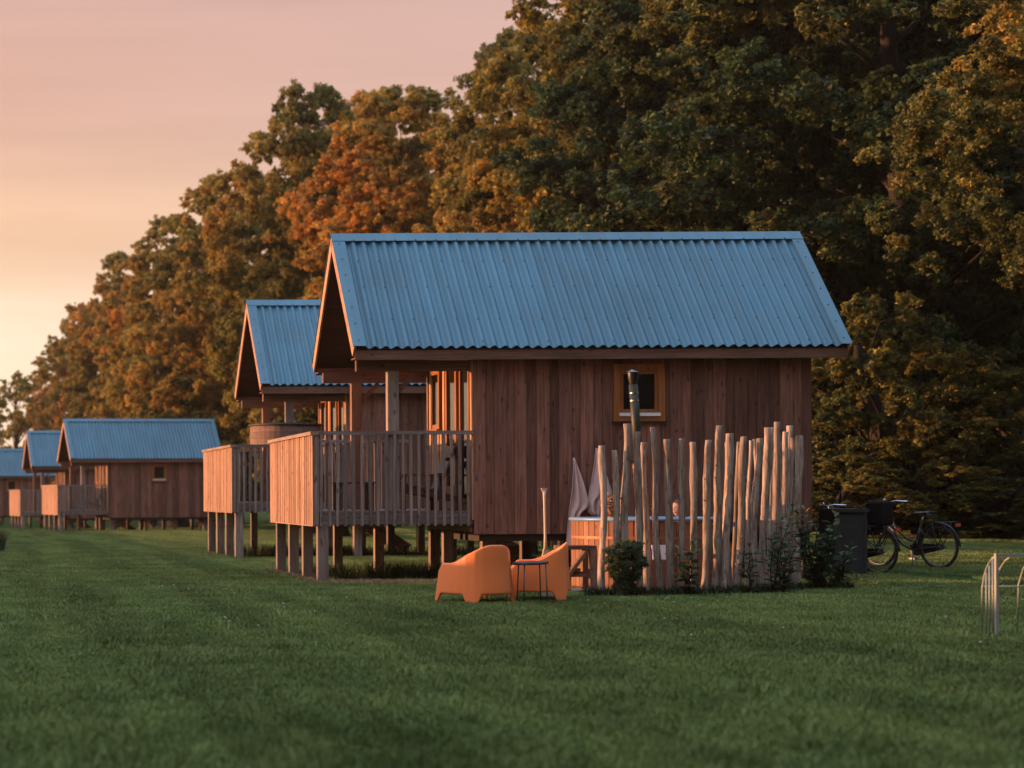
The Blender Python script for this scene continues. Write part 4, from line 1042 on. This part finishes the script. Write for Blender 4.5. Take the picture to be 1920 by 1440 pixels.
def feathery():
    Y = 23.3; b = gpos(1171, Y)
    t = thing('feathery_bush', (b.x, Y, 0), 'dark feathery evergreen bush in front of the second fence pole', 'shrub')
    g = random.Random(8); cl_ = []
    for k in range(260):
        z = g.uniform(.05,.68); w = .12+.13*ss(.1,.45,z)*(1-.5*ss(.55,.7,z)); a = g.uniform(0,6.28); q = math.sqrt(g.random())
        cl_.append(((w*q*math.cos(a), w*q*math.sin(a)*.8, z), g.uniform(.025,.05)))
    me = leaf_cloud('foliage', cl_, 70, .009, M['laurel'], 8, shell=.0, up=-1, rust=[.25]*260, aspect=8)
    o = link('foliage', me, t); o['tint'] = .12
    m = MB()
    for k in range(7): a = k*.9; m.tube([(0,0,-.02),(.03*math.cos(a),.03*math.sin(a),.3),(.12*math.cos(a),.1*math.sin(a),.6)],[.012,.008,.003],5)
    m.build('stems', M['bark'], t, smooth=True)
feathery()
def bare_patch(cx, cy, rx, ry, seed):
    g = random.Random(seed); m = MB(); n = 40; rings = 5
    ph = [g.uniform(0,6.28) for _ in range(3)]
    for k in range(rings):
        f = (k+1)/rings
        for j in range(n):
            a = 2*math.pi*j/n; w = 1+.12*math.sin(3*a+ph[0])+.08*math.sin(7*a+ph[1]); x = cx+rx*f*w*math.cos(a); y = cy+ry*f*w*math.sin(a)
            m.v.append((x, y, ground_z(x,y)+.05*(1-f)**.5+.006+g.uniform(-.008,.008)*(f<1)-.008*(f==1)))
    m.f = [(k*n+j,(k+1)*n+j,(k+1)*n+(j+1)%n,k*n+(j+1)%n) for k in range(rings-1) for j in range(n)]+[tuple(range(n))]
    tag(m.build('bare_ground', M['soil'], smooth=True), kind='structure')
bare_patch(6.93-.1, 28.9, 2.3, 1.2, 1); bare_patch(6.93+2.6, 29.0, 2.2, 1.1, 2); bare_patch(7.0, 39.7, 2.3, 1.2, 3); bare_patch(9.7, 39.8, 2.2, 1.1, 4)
# small bed of bare soil along the fence
m = MB(); pts = []
for k in range(40):
    u = 1105+k*12.5; Y = 23.75 + .25*ss(1250,1400,u) + 1.0*ss(1380,1560,u); x = u*Y/F
    w = .33+.06*math.sin(k*1.7)
    for j, (dy, dz) in enumerate(((-w,.0),(-w*.5,.035),(0,.06),(.3,.05),(.7,.0))): m.v.append((x,Y+dy,ground_z(x,Y+dy)+dz-.004+.012*math.sin(k*2.3+j*2)))
m.f = [(k*5+j,k*5+j+5,k*5+j+6,k*5+j+1) for k in range(39) for j in range(4)]
m.f = [q[::-1] for q in m.f]
tag(m.build('soil_bed', M['soil'], smooth=True), kind='structure')

# ------------------------------------------------------------------ grass
def blades(n, area, hmin, hmax, w, lean, seed, pos=None):
    g = np.random.default_rng(seed)
    if pos is None: pos = np.column_stack([(g.random(n)-.5)*area, (g.random(n)-.5)*area, np.zeros(n)])
    n = len(pos); a = g.random(n)*6.283; h = hmin+(hmax-hmin)*g.random(n)**1.3
    t = np.column_stack([np.cos(a), np.sin(a), np.zeros(n)]); b = g.random(n)*6.283; ln = lean*h*g.random(n)
    off = np.column_stack([np.cos(b)*ln, np.sin(b)*ln, np.zeros(n)])
    V = np.empty((n,5,3)); ww = (w*(.6+.8*g.random(n)))[:,None]
    V[:,0] = pos-t*ww*.5; V[:,1] = pos+t*ww*.5
    mid = pos+off*.35+np.column_stack([np.zeros(n),np.zeros(n),h*.6]); V[:,2] = mid+t*ww*.38; V[:,3] = mid-t*ww*.38
    V[:,4] = pos+off+np.column_stack([np.zeros(n),np.zeros(n),h*(1-.25*(ln/np.maximum(h,1e-5)))])
    me = bpy.data.meshes.new('grass'); me.vertices.add(n*5); me.vertices.foreach_set('co', V.reshape(-1))
    k = np.arange(n)[:,None]*5; li = np.concatenate([k+np.array([[0,1,2,3]]), k+np.array([[3,2,4]])],axis=1).reshape(-1)
    me.loops.add(n*7); me.loops.foreach_set('vertex_index', li); me.polygons.add(n*2)
    s0 = (np.arange(n)[:,None]*7+np.array([[0,4]])).reshape(-1); me.polygons.foreach_set('loop_start', s0); me.polygons.foreach_set('loop_total', np.tile([4,3],n))
    me.update(); me.validate(); return me
def lawn():
    me = blades(7600, 1.7, .018, .048, .0068, 1.2, 3); me.materials.append(M['grass'])
    o = tag(link('lawn_grass', me), 'short mown green lawn grass spreading in front of the cabins', 'grass', kind='stuff')
    ng = bpy.data.node_groups.new('lawn_scatter', 'GeometryNodeTree')
    ng.interface.new_socket('Geometry', in_out='INPUT', socket_type='NodeSocketGeometry'); ng.interface.new_socket('Geometry', in_out='OUTPUT', socket_type='NodeSocketGeometry')
    N, L = ng.nodes, ng.links
    gi = N.new('NodeGroupInput'); go = N.new('NodeGroupOutput')
    sx, sy, st = 48.0, 92.0, 1.3
    gr = N.new('GeometryNodeMeshGrid'); gr.inputs['Size X'].default_value = sx; gr.inputs['Size Y'].default_value = sy
    gr.inputs['Vertices X'].default_value = int(sx/st)+1; gr.inputs['Vertices Y'].default_value = int(sy/st)+1
    rv = N.new('FunctionNodeRandomValue'); rv.data_type = 'FLOAT_VECTOR'; rv.inputs[0].default_value = (-.16,-.16,0); rv.inputs[1].default_value = (.16,.16,0)
    add = N.new('ShaderNodeVectorMath'); add.inputs[1].default_value = (22.5, 51.0, 0); L.new(rv.outputs[0], add.inputs[0])
    sp = N.new('GeometryNodeSetPosition'); L.new(gr.outputs['Mesh'], sp.inputs['Geometry']); L.new(add.outputs[0], sp.inputs['Offset'])
    # only where a field of view this wide could see the lawn
    ps = N.new('GeometryNodeInputPosition'); sep = N.new('ShaderNodeSeparateXYZ'); L.new(ps.outputs[0], sep.inputs[0])
    mu = N.new('ShaderNodeMath'); mu.operation = 'MULTIPLY_ADD'; L.new(sep.outputs[1], mu.inputs[0]); mu.inputs[1].default_value = .60; mu.inputs[2].default_value = 3.5
    gt = N.new('FunctionNodeCompare'); gt.data_type = 'FLOAT'; gt.operation = 'GREATER_THAN'; L.new(sep.outputs[0], gt.inputs[0]); L.new(mu.outputs[0], gt.inputs[1])
    de = N.new('GeometryNodeDeleteGeometry'); de.domain = 'POINT'; L.new(sp.outputs[0], de.inputs[0]); L.new(gt.outputs[0], de.inputs[1])
    oi = N.new('GeometryNodeObjectInfo'); oi.inputs['Object'].default_value = GROUND
    rc = N.new('GeometryNodeRaycast'); L.new(oi.outputs['Geometry'], rc.inputs['Target Geometry'])
    up = N.new('ShaderNodeVectorMath'); up.inputs[1].default_value = (0,0,20); L.new(ps.outputs[0], up.inputs[0]); L.new(up.outputs[0], rc.inputs['Source Position'])
    rc.inputs['Ray Length'].default_value = 60
    s2 = N.new('GeometryNodeSetPosition'); L.new(de.outputs[0], s2.inputs['Geometry']); L.new(rc.outputs['Hit Position'], s2.inputs['Position'])
    ip = N.new('GeometryNodeInstanceOnPoints'); L.new(s2.outputs[0], ip.inputs['Points']); L.new(gi.outputs[0], ip.inputs['Instance'])
    r1 = N.new('FunctionNodeRandomValue'); r1.data_type = 'FLOAT_VECTOR'; r1.inputs[0].default_value = (0,0,0); r1.inputs[1].default_value = (0,0,6.28); r1.inputs['Seed'].default_value = 3
    L.new(r1.outputs[0], ip.inputs['Rotation'])
    r2 = N.new('FunctionNodeRandomValue'); r2.data_type = 'FLOAT_VECTOR'; r2.inputs[0].default_value = (1,1,.75); r2.inputs[1].default_value = (1.1,1.1,1.3); r2.inputs['Seed'].default_value = 5
    L.new(r2.outputs[0], ip.inputs['Scale'])
    L.new(ip.outputs[0], go.inputs[0])
    md = o.modifiers.new('scatter', 'NODES'); md.node_group = ng
lawn()
def scatter(n, fn, seed):
    g = random.Random(seed); out = []
    while len(out) < n:
        p = fn(g)
        if p: out.append((p[0], p[1], ground_z(p[0], p[1])))
    return np.array(out)
_tc = []
def lawn_tuft(g):
    if not _tc:
        for k in range(260): y = 8.5+22*g.random()**1.3; _tc.append((g.uniform(-.5,.58*y), y, g.uniform(.03,.16)))
    x, y, r = g.choice(_tc); return (x+g.gauss(0,r), y+g.gauss(0,r))
me = blades(0, 0, .04, .115, .008, 1.5, 31, scatter(15000, lawn_tuft, 31)); me.materials.append(M['grass'])
tag(link('grass_tufts', me), 'longer tufts of grass standing out of the mown lawn', 'grass', kind='stuff')
def under(g, cx, cy, x0, x1, y0, y1):
    return (cx+g.uniform(x0,x1), cy+g.uniform(y0,y1))
P1 = CABO[0].location; P2 = CABO[1].location
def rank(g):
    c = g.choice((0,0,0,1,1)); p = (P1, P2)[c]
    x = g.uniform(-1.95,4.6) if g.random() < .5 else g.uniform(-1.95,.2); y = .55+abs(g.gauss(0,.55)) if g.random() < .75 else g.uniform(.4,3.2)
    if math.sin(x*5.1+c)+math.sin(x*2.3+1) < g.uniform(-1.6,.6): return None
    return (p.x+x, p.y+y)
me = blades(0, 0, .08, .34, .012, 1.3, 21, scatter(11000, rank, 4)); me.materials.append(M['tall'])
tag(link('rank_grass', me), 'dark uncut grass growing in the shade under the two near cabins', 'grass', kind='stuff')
def hay(g):
    u = g.uniform(500,900); Y = 27.5-.0012*(u-500)+g.gauss(0,.22) if u > 600 else 27.4+ (600-u)*.045 + g.gauss(0,.25)
    if g.random() < .3*abs(math.sin(u*.05)): return None
    return (u*Y/F, Y)
me = blades(0, 0, .035, .075, .009, 2.2, 22, scatter(9000, hay, 5)); me.materials.append(M['hay'])
tag(link('dry_grass', me), 'strip of dry straw-coloured grass round the stilts of the nearest deck', 'grass', kind='stuff')
def bedgrass(g):
    u = g.uniform(1095,1600); Y = 23.42 + .25*ss(1250,1400,u) + 1.1*ss(1370,1560,u)+g.gauss(0,.10); return (u*Y/F, Y)
me = blades(0, 0, .05, .19, .009, 1.6, 23, scatter(3600, bedgrass, 6)); me.materials.append(M['tall'])
tag(link('weeds', me), 'dark weeds and long grass along the foot of the pole fence', 'weeds', kind='stuff')
m = MB(); g = random.Random(77)
for k in range(70):
    cx, cy = g.choice(((3.2,38),(5.5,60),(2.3,24),(3.4,22),(4.6,20.8),(7.2,20),(8.4,66),(6.5,19.5),(9,80),(12,24)))
    x, y = cx+g.gauss(0,1.4), cy+g.gauss(0,2.2); z = ground_z(x,y)+.07; r = g.uniform(.004,.009)
    m.box((x-r,y-r,z-.002),(x+r,y+r,z+.004))
tag(m.build('daisies', M['daisy']), 'tiny white daisies dotted over the lawn', 'flowers', kind='stuff')
# rank tuft at the far left edge
def tuft(g): return (g.uniform(-1.2,.10), 46+g.gauss(0,1.2))
me = blades(0, 0, .2, .6, .014, .8, 24, scatter(2600, tuft, 9)); me.materials.append(M['tall'])
tag(link('tall_grass', me), 'tall dark grass clump at the left edge of the lawn', 'grass', kind='stuff')

# evening haze: one closed box of thin warm air round the whole scene
hz = MB().box((-1300,-320,-6),(2100,3100,26)).build('haze', None)
tag(hz, 'thin warm evening haze over the whole meadow', 'haze', kind='stuff')
hm = bpy.data.materials.new('evening_haze'); hm.use_nodes = True; hn = hm.node_tree; hn.nodes.clear()
ho = hn.nodes.new('ShaderNodeOutputMaterial'); hv = hn.nodes.new('ShaderNodeVolumePrincipled')
hv.inputs['Density'].default_value = .00015; hv.inputs['Color'].default_value = (.95,.86,.78,1); hv.inputs['Anisotropy'].default_value = .3
hn.links.new(hv.outputs[0], ho.inputs['Volume']); hz.data.materials.append(hm)
